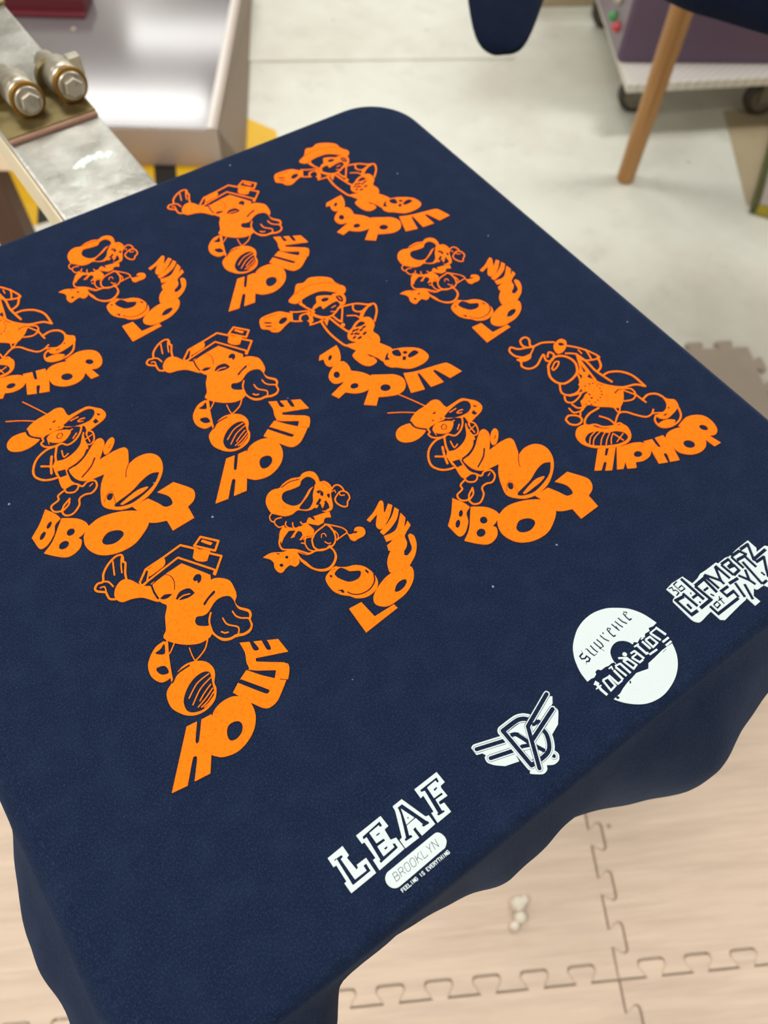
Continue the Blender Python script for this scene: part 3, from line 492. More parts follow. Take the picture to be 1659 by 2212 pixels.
  'logo': """+ 0.00 -35.2,16.2! -26,16.6! -25.7,11.2! -27.2,10.8! -26.3,3.6! -25.2,3.9! -25.1,5.3! -19.4,5.3! -19.2,-3.3! -34.4,-3.7! -34.7,2! -33.4,2! -33.5,11! -35.1,11!
- 0.00 -33.1,13.7! -28.7,13.4! -28.6,12.3! -30.1,12.1! -29.5,0.3! -22.5,0.3! -22.5,3! -20.9,3.1! -20.9,-0.9! -31.6,-1.2! -31.9,0.3! -31.7,0.1! -31.7,13.3! -32.8,13!
+ 0.00 -17.7,16.7! -2.1,17.2! -1.6,10.9! -4.2,10.7! -4.5,5! -1.6,4.2! -1.2,-2.5! -17.2,-3.3! -17.2,2.5! -15.6,2.4! -16,11.7! -17.4,11.7!
- 0.00 -15.3,14.3! -4.1,15.3! -4.1,12.9! -5.4,13! -5.4,14.1! -11.5,13.8! -11.3,7.7! -7.1,7.5! -6.8,6.3! -11.8,6.3! -11.9,0.7! -4.9,1.1! -4.8,2.9! -3.7,2.5! -3.6,-0.1! -14.7,-1! -14.9,0.3! -14.1,0.3! -13.7,13! -15.6,13!
- 0.00 -9.2,11.1! -7.2,11.1! -7.2,10.4! -9.4,10.5!
- 0.00 -9.7,3.5! -7.8,3.7! -7.8,2.9! -9.3,2.7!
+ 0.00 5.7,17.4! 11.6,17.6! 16.7,3.6! 18.4,3.2! 18.6,-2.1! 9.7,-2.7! 9.3,1.4! 9.5,2.6! 7.7,2.3! 8,-2.6! -0.7,-2.6! -0.8,2.3! 0.8,2.5! 5.5,14.9!
- 0.00 7.4,15.4! 10.3,15.5! 15.7,1.9! 16.5,0.7! 16.2,-0.1! 12.8,0.3! 12.5,1.5! 13.3,1.4! 12.1,6! 6.2,5.7! 4.4,1.2! 5.4,0.8! 5.5,-0.3! 1.5,-0! 1.3,0.9! 2.5,1.3! 6.8,11.9! 7.4,14.6!
+ 0.00 8.6,14! 11.7,6.5! 6.3,6.1!
- 0.00 9.3,9! 9.1,7.8! 8.4,8.2!
+ 0.00 19.9,17.7! 34.8,18! 35.2,11.4! 32.3,11.2! 31.9,10.2! 32.2,5.2! 26.5,5.4! 26.3,3.9! 28.7,3.5! 28.9,-2.1! 19.9,-2.4! 20.1,3.3! 21.5,3.1! 21.9,12.5! 20,12.2!
- 0.00 22.2,15.6! 33.2,15.8! 32.8,13.3! 31.8,13.5! 31.7,14.9! 25.9,14.6! 25.7,8.2! 30.7,8.2! 30.7,7.1! 25.9,7.3! 25.4,0.9! 26.4,0.7! 26.2,-0.2! 22.4,0.1! 22.2,1.3! 23,1.2! 24,14! 22,14.6!
- 0.00 28.2,11.9! 30.2,12! 30.2,11.3! 28,10.9!
+ 0.00 -15,-6.4 -12,-6.2 14.7,-5.5 16.9,-5.9 18.3,-7.6 18.8,-10.2 18.1,-12.2 15.9,-13.9 14.3,-14 -13,-14.9 -15.5,-14.3 -17.1,-12.6 -17.7,-10.3 -17,-7.9
l 0.27 -13.3,-12.2! -12.9,-8.3!
l 0.27 -12.9,-8.3! -11.4,-8.3! -10.9,-8.7! -10.9,-9.8! -11.5,-10.2! -13.1,-10.2!
l 0.27 -11.5,-10.2! -10.7,-10.6! -10.8,-11.7! -11.6,-12.2! -13.3,-12.2!
l 0.27 -9.8,-12.1! -9.5,-8.2!
l 0.27 -9.5,-8.2! -7.9,-8.2! -7.2,-8.7! -7.3,-9.6! -8.1,-10.2! -9.6,-10.2!
l 0.27 -8.2,-10.2! -7.3,-12.1!
l 0.27 -5.8,-12.1! -6.3,-11.3! -6.1,-8.9! -5.4,-8.1! -4.1,-8.1! -3.6,-8.9! -3.9,-11.2! -4.5,-12! -5.8,-12.1!
l 0.27 -2.3,-12! -2.8,-11.2! -2.6,-8.9! -1.9,-8.1! -0.6,-8! -0.1,-8.8! -0.4,-11.2! -1,-12! -2.3,-12!
l 0.27 0.6,-11.9! 1,-8!
l 0.27 3.4,-7.9! 0.8,-10.3!
l 0.27 1.8,-9.5! 3.2,-11.9!
l 0.27 4.6,-7.9! 4.2,-11.9! 6.5,-11.8! 6.5,-11.2!
l 0.28 8.2,-7.8! 9.2,-9.8! 10.6,-7.8!
l 0.28 9.2,-9.8! 8.9,-11.8!
l 0.28 11.3,-11.7! 11.7,-7.7! 13.6,-11.7! 14.1,-7.7!
L 0.38 -13.4,-18! -13.6,-16.3! -12.7,-16.3!
L 0.38 -13.5,-17.1! -12.8,-17.1!
L 0.38 -11.3,-16.2! -12.2,-16.3! -12,-18! -11.1,-17.9!
L 0.38 -12.1,-17.1! -11.4,-17.1!
L 0.38 -9.9,-16.2! -10.8,-16.2! -10.6,-17.9! -9.7,-17.9!
L 0.38 -10.7,-17! -10,-17!
L 0.38 -9.4,-16.2! -9.2,-17.9! -8.3,-17.9! -8.3,-17.6!
L 0.38 -7.3,-17.8! -7.5,-16.1!
L 0.38 -6.3,-17.8! -6.5,-16.1! -5.4,-17.8! -5.6,-16.1!
L 0.38 -4.2,-16.3! -4.4,-16.1! -4.9,-16.1! -5.1,-16.4! -5,-17.4! -4.7,-17.8! -4.2,-17.8! -4,-17.4! -4.1,-16.9! -4.4,-16.9!
L 0.38 -1.6,-17.7! -1.8,-16!
L 0.38 0.2,-16.2! -0.1,-15.9! -0.6,-16! -0.8,-16.3! -0.6,-16.7! 0.1,-16.9! 0.3,-17.3! 0.1,-17.7! -0.4,-17.7! -0.7,-17.4!
L 0.38 3,-15.9! 2.1,-15.9! 2.3,-17.6! 3.2,-17.6!
L 0.38 2.2,-16.7! 2.9,-16.7!
L 0.38 3.5,-15.8! 4.2,-17.6! 4.5,-15.8!
L 0.39 5.9,-15.8! 5,-15.8! 5.2,-17.5! 6.1,-17.5!
L 0.39 5.1,-16.6! 5.8,-16.6!
L 0.39 6.6,-17.5! 6.4,-15.8!
L 0.39 6.4,-15.8! 7.1,-15.8! 7.4,-15.9! 7.4,-16.3! 7.2,-16.6! 6.5,-16.6!
L 0.39 7.1,-16.6! 7.7,-17.5!
L 0.39 7.9,-15.7! 8.5,-16.6! 8.9,-15.7!
L 0.39 8.5,-16.6! 8.6,-17.4!
L 0.39 9.3,-15.7! 10.3,-15.7!
L 0.39 9.8,-15.7! 10,-17.4!
L 0.39 11,-17.4! 10.8,-15.7!
L 0.39 11.9,-17.4! 11.8,-15.6!
L 0.39 10.9,-16.5! 11.9,-16.5!
L 0.39 12.9,-17.3! 12.8,-15.6!
L 0.39 13.9,-17.3! 13.8,-15.6! 14.9,-17.3! 14.7,-15.5!
L 0.39 16.2,-15.8! 16,-15.5! 15.5,-15.5! 15.3,-15.9! 15.4,-16.9! 15.6,-17.3! 16.1,-17.3! 16.3,-16.9! 16.3,-16.4! 15.9,-16.4!""",
 },
 'disc': {
  'logo': """+ 0.00 -29.1,0.6! -26.3,0.7! -24.2,0.2! -22,1! -21.6,2.3! -19.4,2.6! -18,1.1! -14.6,1.1! -12.6,0.5! -10.3,0.7! -8.1,0! -8.8,-2.2! -8,2.5 -6.1,6 -2.7,8 1.2,8.4 4.5,7 6.9,4.6 8,1.9! 9.6,2.6! 11.1,1.1! 14.7,2.4! 16.8,0.9! 18.5,2.5! 22.1,2.2! 22.8,3.9! 26,3.1! 29.2,3.5! 27.2,10.6 24.6,15.8 21.1,20.2 16,24.2 10.7,27.4 3.2,29.5 -4.4,29.5 -11.4,27.7 -17.1,24.5 -21.8,20.7 -25.2,16.1 -27.2,11.7 -28.7,6.5
+ 0.00 -23.9,-15.2! -18.6,-14.9! -15.2,-13.7! -10.8,-12.7! -6.3,-12.2! -2.8,-11.6! 0.9,-12.6! 4.9,-13.8! 7.4,-11.4! 12.4,-11.1! 19.1,-10.4! 23.1,-10.5! 27.4,-10.8! 25.7,-15 23.1,-19.1 19,-23.1 13.8,-26.3 8,-28.4 1.6,-29.6 -4.5,-29.3 -10.3,-27.7 -15.3,-24.8 -19.6,-21 -22.4,-17.6
- 0.00 -20.6,-16.4 -21.1,-16.7 -21.7,-16.6 -22.2,-16.3 -22.4,-15.8 -22.2,-15.3 -21.7,-15.1 -21.1,-15.1 -20.6,-15.5 -20.4,-16.0
- 0.00 -8.9,-13.8 -9.3,-14.1 -9.8,-14.2 -10,-14.1 -10,-13.7 -9.7,-13.2 -9.2,-12.9 -8.8,-12.8 -8.5,-13 -8.6,-13.4
q 0.94 -19.7,14.7! -22.4,14.2! -22.6,12.5! -20.9,11.6! -19,12.1! -18.5,9.9! -20.2,9! -21.6,9.9!
q 0.34 -19.3,16.5 -19.7,14.7
q 0.34 -21.6,9.9 -22.6,8.3
q 0.90 -16,15.2 -15.9,12.3 -15.2,9.7
q 0.91 -12.9,15.7 -12.8,12.6 -12.1,10.0
q 0.39 -15.3,9.7 -13.1,9.8
q 0.39 -17.1,15.6 -15.7,15.3
q 0.91 -9.9,16.1 -9.5,13 -8.9,10.6
q 0.91 -7.3,16.3 -6.7,12.9 -7,10.7
q 0.43 -9.6,11.1 -8.4,8.4
q 0.43 -10,11.3 -6.8,10.7
q 0.87 -3.9,17 -3.4,13.9 -2,11.2
q 0.88 -1.7,17.4 -1.2,16.4
q 0.92 2.1,17.5 1.9,14.6 2.2,11.9 3.8,11.6
q 0.71 2.5,17.9 4.3,16.3
q 0.35 4.3,16.3 2,15.6
q 0.93 6.6,18.2 7.1,15.1 7.6,12.5
q 0.93 9.5,18.4 10,15.3 10.8,12.8
q 0.94 12.5,18.9 13,15.7 14.4,13.1
q 0.40 7.6,12.5 7.9,15.9
q 0.94 17.1,19.3 16.9,16.6 17.2,14 19,13.8
q 0.72 17.7,19.8 19.6,18.3
q 0.36 19.6,18.3 17.1,17.4
Q 1.49 -25.8,-2.7! -25.9,-7.3! -25.2,-11.4!
Q 1.00 -27.2,-3! -25.3,-2.1! -24.6,-4.1!
Q 0.83 -28,-5.3! -24,-5.3!
Q 1.17 -21.4,-3.7! -17.8,-4.1! -17.6,-10.1! -21.7,-10.7! -21.4,-3.7!
Q 1.34 -16.6,-3.5! -15.6,-10.4!
Q 1.35 -12.1,-3! -11.6,-10.1!
Q 1.00 -16.1,-10.3! -12.3,-10.1!
Q 0.85 -13.8,-0.8! -11.7,-0.7! -12.3,-2.6!
Q 1.27 -9.9,-2.2! -8.4,-9.7!
Q 1.27 -6.3,-2.3! -5.3,-9.8!
Q 1.02 -9.8,-1.7! -6,-2.3!
Q 1.19 -3.7,-2! -0.5,-3.1! 0.9,-8.2! -2.1,-8.9! -3.7,-2!
Q 1.20 -4.9,0.7! -0.8,-2! -0.3,-4.4!
+ 0.00 0.3,-1 -0.5,-1 -1.2,-0.5 -1.5,0.2 -1.3,1 -0.7,1.5 0.1,1.5 0.8,1 1.1,0.2 0.9,-0.5
Q 1.12 3,-1.4! 6.1,-1.5!
Q 1.29 5.9,-1.4! 7.3,-8.1!
Q 1.03 1.8,-3.5! 5.5,-3.6!
Q 1.20 1.8,-3.5! 3.6,-8.2! 6.3,-8.1!
Q 1.38 9.6,0.5! 10.5,-6.6! 11.8,-7!
Q 0.96 7.6,0.3! 11.1,0.2!
Q 1.30 13.8,0.2! 14.6,-6!
Q 0.79 14.1,1.4! 15.8,1.3!
Q 1.18 16.1,-0.3! 19.6,-0.5! 20.5,-5.6! 16.6,-6.1! 16.1,-0.3!
Q 1.32 21.4,1! 23.4,-5.6!
Q 1.41 26.6,1.8! 28.4,-5!
Q 0.97 21.2,1.1! 26,1.1!
Q 1.31 23.4,-7.1! 28.4,-7.1!
Q 1.31 23.4,-9.7! 28,-9.6!
Q 1.21 11.6,-8.1! 17.5,-8.4!
q 0.26 18.8,-11.6 22.3,-11.3""",
 },
 'wings': {
  'logo': """L 5.79 -26.6,14.6 -10,9.1
L 5.74 -23.4,6.6 -10.2,2.5
+ 0.00 -26.2,12.9! -10.8,7.1! -11,4.7! -23.7,7.8!
+ 0.00 -25.4,9 -26.2,6.3 -24.2,2.9 -19.5,-1.1! -11.8,-3.5! -11,1.4! -24.2,6.1!
+ 0.00 10.8,8.5! 25.3,13.7! 26.5,12.9! 23.9,9.8! 11.1,5.7!
+ 0.00 11.1,1.4! 23.8,7.2! 23.6,4.8 18.5,-0.7! 12,-3! 9.2,-7.8 7,-10.4! 5.8,-9.2!
+ 0.00 -10.6,-10.7! -11.1,-11.8 -5.9,-15.7 -2.6,-15.5 -1,-13.5! 2.5,-15.5 6.2,-15.2 7.8,-12.6 6.1,-9.4! -1.9,-11.1! -6.6,-11.9!
L 5.49 2.1,-4.5 5.4,-12.2
l 4.00 -26.6,14.6 -10,9.1
l 3.96 -23.4,6.6 -10.2,2.5
l 3.98 2.9,-6.3 5.3,-12.1
L 3.45 -26.6,14.6 -10,9.1
L 3.42 -23.4,6.6 -10.2,2.5
L 3.43 2.9,-6.3 5.3,-12.1
l 2.14 -26.6,14.6 -10,9.1
l 2.12 -23.4,6.6 -10.2,2.5
l 2.13 2.9,-6.3 5.3,-12.1
L 5.80 -8.6,14! -7.8,-8.8! -2.1,-9.3 4,-8.7 7.5,-5.8 9.8,-0.6 9.2,3.6
L 5.93 -8.6,14! 1.1,14 4.7,12.8 6.8,10.9
+ 0.00 -7,12.2! 0.5,12.3 4.3,10.7! 10.2,4.7! 8.4,-2.6! 1.6,-8.3! -5.8,-7.2!
l 4.01 -8.6,14! -7.8,-8.8! -2.1,-9.3 4,-8.7 7.5,-5.8 9.8,-0.6 9.2,3.6
l 4.09 -8.6,14! 1.1,14 4.7,12.8 6.8,10.9
L 3.52 -8.6,14! -7.8,-8.8! -2.1,-9.3 4,-8.7 7.5,-5.8 9.8,-0.6 9.2,3.6
L 3.60 -8.6,14! 1.1,14 4.7,12.8 6.8,10.9
l 2.42 -8.6,14! -7.8,-8.8! -2.1,-9.3 4,-8.7 7.5,-5.8 9.8,-0.6 9.2,3.6
l 2.47 -8.6,14! 1.1,14 4.7,12.8 6.8,10.9
l 0.25 -7,12.2! 0.5,12.3 4.3,10.7!
l 2.29 -5.7,9.4 -3.8,8.3 -0.9,1! 2.7,-6.5!
l 2.07 -5.4,1.6! -1.8,-0.1!
l 0.24 -6.7,10.9 -2.6,8.7 -0.4,3.8!
l 0.24 -6.3,-0.7! -6,-7! -4.8,-6.7! -2.8,-2! -6.3,-0.7!
L 4.21 24.7,15.7! 4.2,8! -5.3,-12.4!
L 4.23 21.8,7.4! 2.2,1.3!
l 4.07 24.7,15.7! 4.2,8! -5.3,-12.4!
l 4.09 21.8,7.4! 2.2,1.3!
L 3.51 24.7,15.7! 4.2,8! -5.3,-12.4!
L 3.53 21.8,7.4! 2.2,1.3!
l 2.32 24.7,15.7! 4.2,8! -5.3,-12.4!
l 2.33 21.8,7.4! 2.2,1.3!
l 1.98 7.5,7! 11,6.7!""",
 },
 'blocks': {
  'logo': """+ 0.00 -40.2,18.7! -34.5,19.6! -25.7,19.1! -24.1,12.4! -18.7,13! -15.3,14.2! -10.8,13.9! -6.4,13.9! -1.5,13.9! -0.7,12.7! 5.9,12.9! 8.4,12.1! 17,12.9! 27.2,13.1! 27.5,6.3! 25.3,4.4! 33,4.5! 34.7,2.7! 42.9,3.2! 41.8,-4.1! 30.3,-13.7! 18.3,-16.4! 12.7,-16.4! 11.1,-13.6! 5.8,-13.4! 4.9,-12.6! 4.6,-11.3! 0.4,-14.8! 1,-19.5! -3.7,-19.7! -4.1,-13! -5.6,-13.8! -11.3,-14.1! -25.9,-15.5! -28.1,-13.8! -28.6,-6.9! -32.5,-7.3! -39,-7.9 -41.5,-6 -42.3,-3.6! -42.9,10.5! -41.7,11.7! -39.4,12.2!
q 2.09 -34.7,9.3! -40.7,10.2! -39.8,-1.7! -34.5,-1.9!
q 2.02 -33.9,11.1! -32.6,0.1!
q 2.13 -27.5,18.6! -26.2,0.9!
q 1.84 -36.9,4.7! -36.9,1!
q 1.27 -30.2,8.6 -29.4,8.0
q 1.26 -30,1.5 -29.1,0.6
q 1.69 -31.4,5.6! -27.4,5.5!
q 2.22 -24.1,10.2! -16,10.6! -16.1,-0.4!
q 2.19 -24.1,10.2! -22.7,-1.5! -32.4,-1.8!
q 1.45 -22,5! -18,4.9!
q 1.27 -20.3,1.2! -19.3,-1.1!
q 1.98 -14.1,12.3! -13.1,0.7!
q 2.00 -3.4,12.7! -2.4,1.5!
q 1.91 -13.6,12.2! -8.2,3.6! -4,12.2!
q 1.89 -8.2,3.6! -8.2,0.8!
q 2.00 0.2,11! 1.2,1.7!
q 1.84 0.3,11.2! 6.8,11! 6.5,7.8! 2.2,7.4!
q 1.83 2.2,6.9! 6.7,6! 6.6,2.1! 1,1.6!
q 2.02 9.6,11.3! 10.1,1.4!
q 2.04 9.8,11.4! 16.8,11.1! 19,6.5!
q 2.03 10.9,7.5! 16.9,6.8! 17.1,-2.6!
q 2.05 18.1,11.4! 25,11.2! 19.9,1.9! 31.8,2.4!
q 0.85 -38.7,18.2! -36.3,17.6 -37.3,15.6 -35.8,15.1 -35.4,12.7 -38.2,12.2!
q 0.85 -30.8,18.7! -34.2,18.3! -33.8,12.6 -30.4,12.5 -30.5,15.2 -33.3,15!
q 0.92 -23.8,-4.7 -20.7,-4.5 -20.7,-7.1 -23.8,-7.6 -24,-4.5
q 0.93 -17,-2.8! -18,-4.2! -18.2,-8.1!
q 0.76 -19.7,-4.6! -16.2,-4.7!
q 1.92 -26.5,-4.1! -26.1,-10.4! -8,-10.4!
q 1.87 -7.2,-1.5! -13.3,-1.3! -13,-5.5! -7.1,-5.6! -7.6,-10.1!
q 1.98 -5.7,-0.6! 2,-1.3!
q 1.96 -2.1,-2.3! -4.4,-12.3!
q 1.91 10,0.3! 6.6,-6.1! 3.4,-0.1!
q 1.89 6.6,-6.1! 7.5,-10.3!
q 1.96 2,-6.2! -1.6,-16.1!
q 2.00 12.8,4.8! 11.1,-12.5!
q 1.72 11.1,-12.5! 15.6,-12.4!
q 2.01 19.3,-0.2! 26.4,-0.6! 21,-7.3! 18.4,-11! 23.3,-11.1!
q 1.48 16.8,-6.6! 17.1,-9.5!
q 1.94 29.3,-2.9! 28.4,-7.9! 33.3,-8!""",
 },
}
PLACE = {
 'house': [(-410.1, -380.1), (-306.0, -238.9), (-216.5, -97.7)],
 'lockin': [(-303.6, -377.2), (-314.6, -97.6), (-102.2, -242.1)],
 'bboy': [(-192.2, -375.7), (-408.3, -237.2)],
 'hiphop': [(-87.4, -385.4), (-407.6, -96.8)],
 'poppin': [(-203.2, -241.1), (-107.4, -104.0)],
 'leaf': [(-372.7, -538.4)],
 'disc': [(-208.9, -530.9)],
 'wings': [(-286.5, -538.0)],
 'blocks': [(-118.9, -534.1)],
}
# ---------------------------------------------------------------- materials
M_floor = Mat('painted_concrete', (224, 224, 214), 0.42)
M_floor.blend(M_floor.ramp(M_floor.noise(1.5, 5, rough=0.6), 0.42, 0.64, 0, 0.7), (190, 184, 170))  # broad floor stains, deepened to stand in for the press carousel's shadow
M_floor.blend(M_floor.ramp(M_floor.noise(9, 6, rough=0.7), 0.56, 0.72, 0, 0.35), (176, 172, 160))
M_floor.blend(M_floor.ramp(M_floor.voro(7.0), 0.03, 0.07, 0.7, 0), (140, 140, 132))
M_floor.rough(M_floor.noise(3, 4), 0.3, 0.55)
M_floor.bump(M_floor.noise(60, 4), 0.12, 0.002)

def wood_foam(name, rot):
    M = Mat(name, (218, 196, 178), 0.62, spec=0.35)
    g = M.mapped((2.2, 26, 1), (0, 0, rot))
    M.blend(M.ramp(M.noise(1.6, 6, g, 0.62), 0.42, 0.70, 0, 0.75), (192, 170, 154))
    M.blend(M.ramp(M.noise(2.6, 5, M.mapped((3, 60, 1), (0, 0, rot))), 0.52, 0.72, 0, 0.6), (230, 210, 192))
    M.blend(M.ramp(M.noise(3.0, 4), 0.52, 0.75, 0, 0.5), (190, 174, 160))
    M.blend(M.ramp(M.voro(11), 0.025, 0.055, 0.75, 0), (118, 104, 92))
    M.bump(M.noise(90, 4, g), 0.2, 0.001)
    return M
M_foam_grey = Mat('grey_brown_foam', (166, 152, 138), 0.65, spec=0.3)
M_foam_grey.blend(M_foam_grey.ramp(M_foam_grey.noise(5, 5), 0.4, 0.7, 0, 0.6), (146, 132, 120))
M_foam_a = wood_foam('wood_print_foam', 0.0)
M_foam_b = wood_foam('wood_print_foam_cross_grain', PI / 2)

def knit(name, rgb, light, dark, lint=True):
    M = Mat(name, rgb, 0.95, spec=0.06)
    wale = M.wave(310, M.mapped((1, 0.12, 1), (0, 0, 0.12)), 1.5)
    M.blend(M.ramp(wale, 0.1, 0.9, 0.35, 0), dark)
    M.blend(M.ramp(M.noise(1500, 2), 0.36, 0.5, 0.6, 0), dark)
    M.blend(M.ramp(M.noise(1350, 3, M.mapped((1, 0.7, 1))), 0.5, 0.7, 0, 0.7), light)
    M.blend(M.ramp(M.noise(60, 4), 0.45, 0.75, 0, 0.18), light)
    if lint:
        M.blend(M.ramp(M.voro(34), 0.018, 0.03, 0.8, 0), (150, 158, 178))
        M.blend(M.ramp(M.noise(300, 2, M.mapped((1, 7, 1), (0, 0, 0.7))), 0.78, 0.82, 0, 0.3), (110, 120, 142))
    M.bump(M.add(wale, M.noise(1300, 2)), 0.4, 0.0005)
    M.b.inputs['Sheen Weight'].default_value = 0.14
    M.b.inputs['Sheen Roughness'].default_value = 0.35
    M.b.inputs['Sheen Tint'].default_value = (0.5, 0.6, 0.85, 1)
    return M
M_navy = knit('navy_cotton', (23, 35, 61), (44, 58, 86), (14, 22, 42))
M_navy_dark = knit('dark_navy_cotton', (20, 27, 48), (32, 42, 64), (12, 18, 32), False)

M_orange = Mat('orange_ink', (254, 117, 2), 0.7, spec=0.12)
M_orange.blend(M_orange.ramp(M_orange.noise(800, 2), 0.52, 0.7, 0, 0.55), (214, 84, 2))
M_orange.bump(M_orange.noise(1300, 2), 0.3, 0.0004)
M_white_ink = Mat('white_ink', (204, 216, 220), 0.7, spec=0.15)
M_white_ink.blend(M_white_ink.ramp(M_white_ink.noise(1000, 2), 0.66, 0.78, 0, 0.3), (150, 160, 180))
M_white_ink.bump(M_white_ink.noise(1300, 2), 0.3, 0.0004)

M_alu = Mat('worn_aluminium', (206, 204, 198), 0.3, 0.8)
M_alu.blend(M_alu.ramp(M_alu.noise(26, 6, rough=0.65), 0.42, 0.66, 0, 0.8), (166, 162, 156))
M_alu.blend(M_alu.ramp(M_alu.noise(70, 4), 0.6, 0.7, 0, 0.7), (206, 214, 208))
M_alu.rough(M_alu.noise(20, 4), 0.2, 0.42)
M_alu.bump(M_alu.noise(120, 4), 0.25, 0.0008)
M_cream_side = Mat('cream_painted_edge', (222, 206, 178), 0.5)
M_cream_side.blend(M_cream_side.ramp(M_cream_side.noise(30, 4), 0.5, 0.8, 0, 0.4), (196, 180, 152))
M_brass = Mat('tarnished_plated_steel', (150, 134, 92), 0.38, 0.85)
M_brass.blend(M_brass.ramp(M_brass.noise(60, 5), 0.45, 0.7, 0, 0.8), (112, 98, 66))
M_ring = Mat('brass_washer', (140, 104, 44), 0.45, 0.8)
M_steel = Mat('dull_steel', (188, 180, 166), 0.36, 0.85)
M_steel.blend(M_steel.ramp(M_steel.noise(120, 4), 0.5, 0.7, 0, 0.6), (136, 124, 104))
M_weld = Mat('grimy_seam', (146, 110, 92), 0.6)
M_weld.bump(M_weld.noise(300, 3), 0.6, 0.002)
M_residue = Mat('pale_dried_ink', (226, 240, 232), 0.55)
M_blueink = Mat('blue_marker', (70, 78, 120), 0.6)

M_cab = Mat('grey_lilac_enamel', (114, 107, 110), 0.12, 0.12, 0.5)
M_cab.blend(M_cab.ramp(M_cab.noise(3, 4), 0.4, 0.75, 0, 0.3), (138, 128, 128))
M_cab.blend(M_cab.ramp(M_cab.voro(9), 0.02, 0.04, 0.8, 0), (96, 92, 92))
M_cab_side = Mat('grey_lilac_side_enamel', (186, 166, 156), 0.4, 0.1)
M_edge_highlight = Mat('edge_highlight_enamel', (214, 206, 200), 0.3, 0.1)  # highlight along the cover's flange painted into the enamel colour
M_wedge = Mat('brown_grey_wedge', (134, 116, 100), 0.5)
M_maroon = Mat('maroon_enamel', (104, 36, 48), 0.35)
M_yellow = Mat('yellow_tape', (226, 176, 12), 0.45)
M_yellow.blend(M_yellow.ramp(M_yellow.noise(14, 4), 0.55, 0.75, 0, 0.4), (190, 146, 20))
M_black = Mat('black_tape', (18, 17, 16), 0.5)
M_brown = Mat('brown_wood', (78, 46, 28), 0.5)
M_brown.blend(M_brown.ramp(M_brown.noise(3, 4, M_brown.mapped((20, 20, 1.5))), 0.4, 0.7, 0, 0.6), (66, 40, 26))
M_cream = Mat('cream_laminate', (244, 222, 196), 0.5)
M_purple = Mat('purple_enamel', (96, 74, 100), 0.38)
M_purple.blend(M_purple.ramp(M_purple.noise(4, 4), 0.45, 0.75, 0, 0.4), (80, 62, 84))
M_panel = Mat('grey_purple_panel', (124, 110, 122), 0.36)
M_plate = Mat('checker_plate', (232, 226, 220), 0.4, 0.15)
ck = M_plate.mapped((1, 1, 1), (0, 0, PI / 4))
M_plate.blend(M_plate.ramp(M_plate.wave(18, ck), 0.55, 0.95, 0, 0.45), (196, 188, 184))
M_plate.bump(M_plate.wave(18, ck), 0.5, 0.003)
M_rubber = Mat('dark_rubber', (64, 58, 50), 0.6)
M_hub = Mat('grey_wheel_hub', (112, 106, 92), 0.45)
M_green = Mat('green_button', (70, 150, 86), 0.35)
M_red = Mat('red_button', (196, 60, 64), 0.35)
M_pine = Mat('varnished_pine', (190, 140, 82), 0.42)
gr = M_pine.mapped((60, 60, 2.2))
M_pine.blend(M_pine.ramp(M_pine.noise(1.5, 5, gr), 0.38, 0.68, 0, 0.8), (158, 106, 54))
M_tan = Mat('tan_board', (178, 162, 132), 0.6)
M_tan.blend(M_tan.ramp(M_tan.noise(8, 4), 0.45, 0.7, 0, 0.4), (160, 144, 114))
M_olive = Mat('olive_green_paint', (82, 86, 44), 0.5)
M_rim = Mat('pale_grey_rim', (176, 164, 156), 0.5)
M_mustard = Mat('mustard_yellow_paint', (188, 168, 40), 0.5)
M_mustard.blend(M_mustard.ramp(M_mustard.noise(8, 4), 0.45, 0.7, 0, 0.4), (164, 142, 34))
M_paper = Mat('white_tissue', (232, 222, 208), 0.7)
M_board = Mat('platen_board', (120, 112, 100), 0.6)

# ---------------------------------------------------------------- floor and mats
bm = bmesh.new(); box(bm, -3.6, 6.1, -3.6, 7.6, -0.1, 0.0)
tag(from_bm('floor', bm, M_floor), kind='structure')
M_wall = Mat('white_wall_paint', (222, 220, 212), 0.8)
M_ceil = Mat('grey_ceiling_paint', (170, 168, 162), 0.8)
for nm, q in (('wall_left', (-3.6, -3.5, -3.5, 7.6, 0, 3.2)), ('wall_right', (6.0, 6.1, -3.5, 7.6, 0, 3.2)), ('wall_back', (-3.5, 6.0, 7.5, 7.6, 0, 3.2)),
              ('wall_front', (-3.5, 6.0, -3.6, -3.5, 0, 3.2)), ('ceiling', (-3.6, 6.1, -3.6, 7.6, 3.2, 3.3))):
    bm = bmesh.new(); box(bm, *q); tag(from_bm(nm, bm, M_ceil if nm == 'ceiling' else M_wall), kind='structure')
# the higher floor sheet that begins behind the press: its edge runs across the picture top
bm = bmesh.new()
sd = Vector((0.563, -0.348, 0)).normalized(); sn = Vector((-sd.y, sd.x, 0))
s0 = Vector((0.605, 1.586, 0))
P = [s0 - sd * 0.9, s0 + sd * 0.85, s0 + sd * 0.85 + sn * 3, s0 - sd * 0.9 + sn * 3]
prism(bm, [(p.x, p.y) for p in P], 0.0, 0.006, 0.002)
tag(from_bm('floor', bm, M_floor), kind='structure')

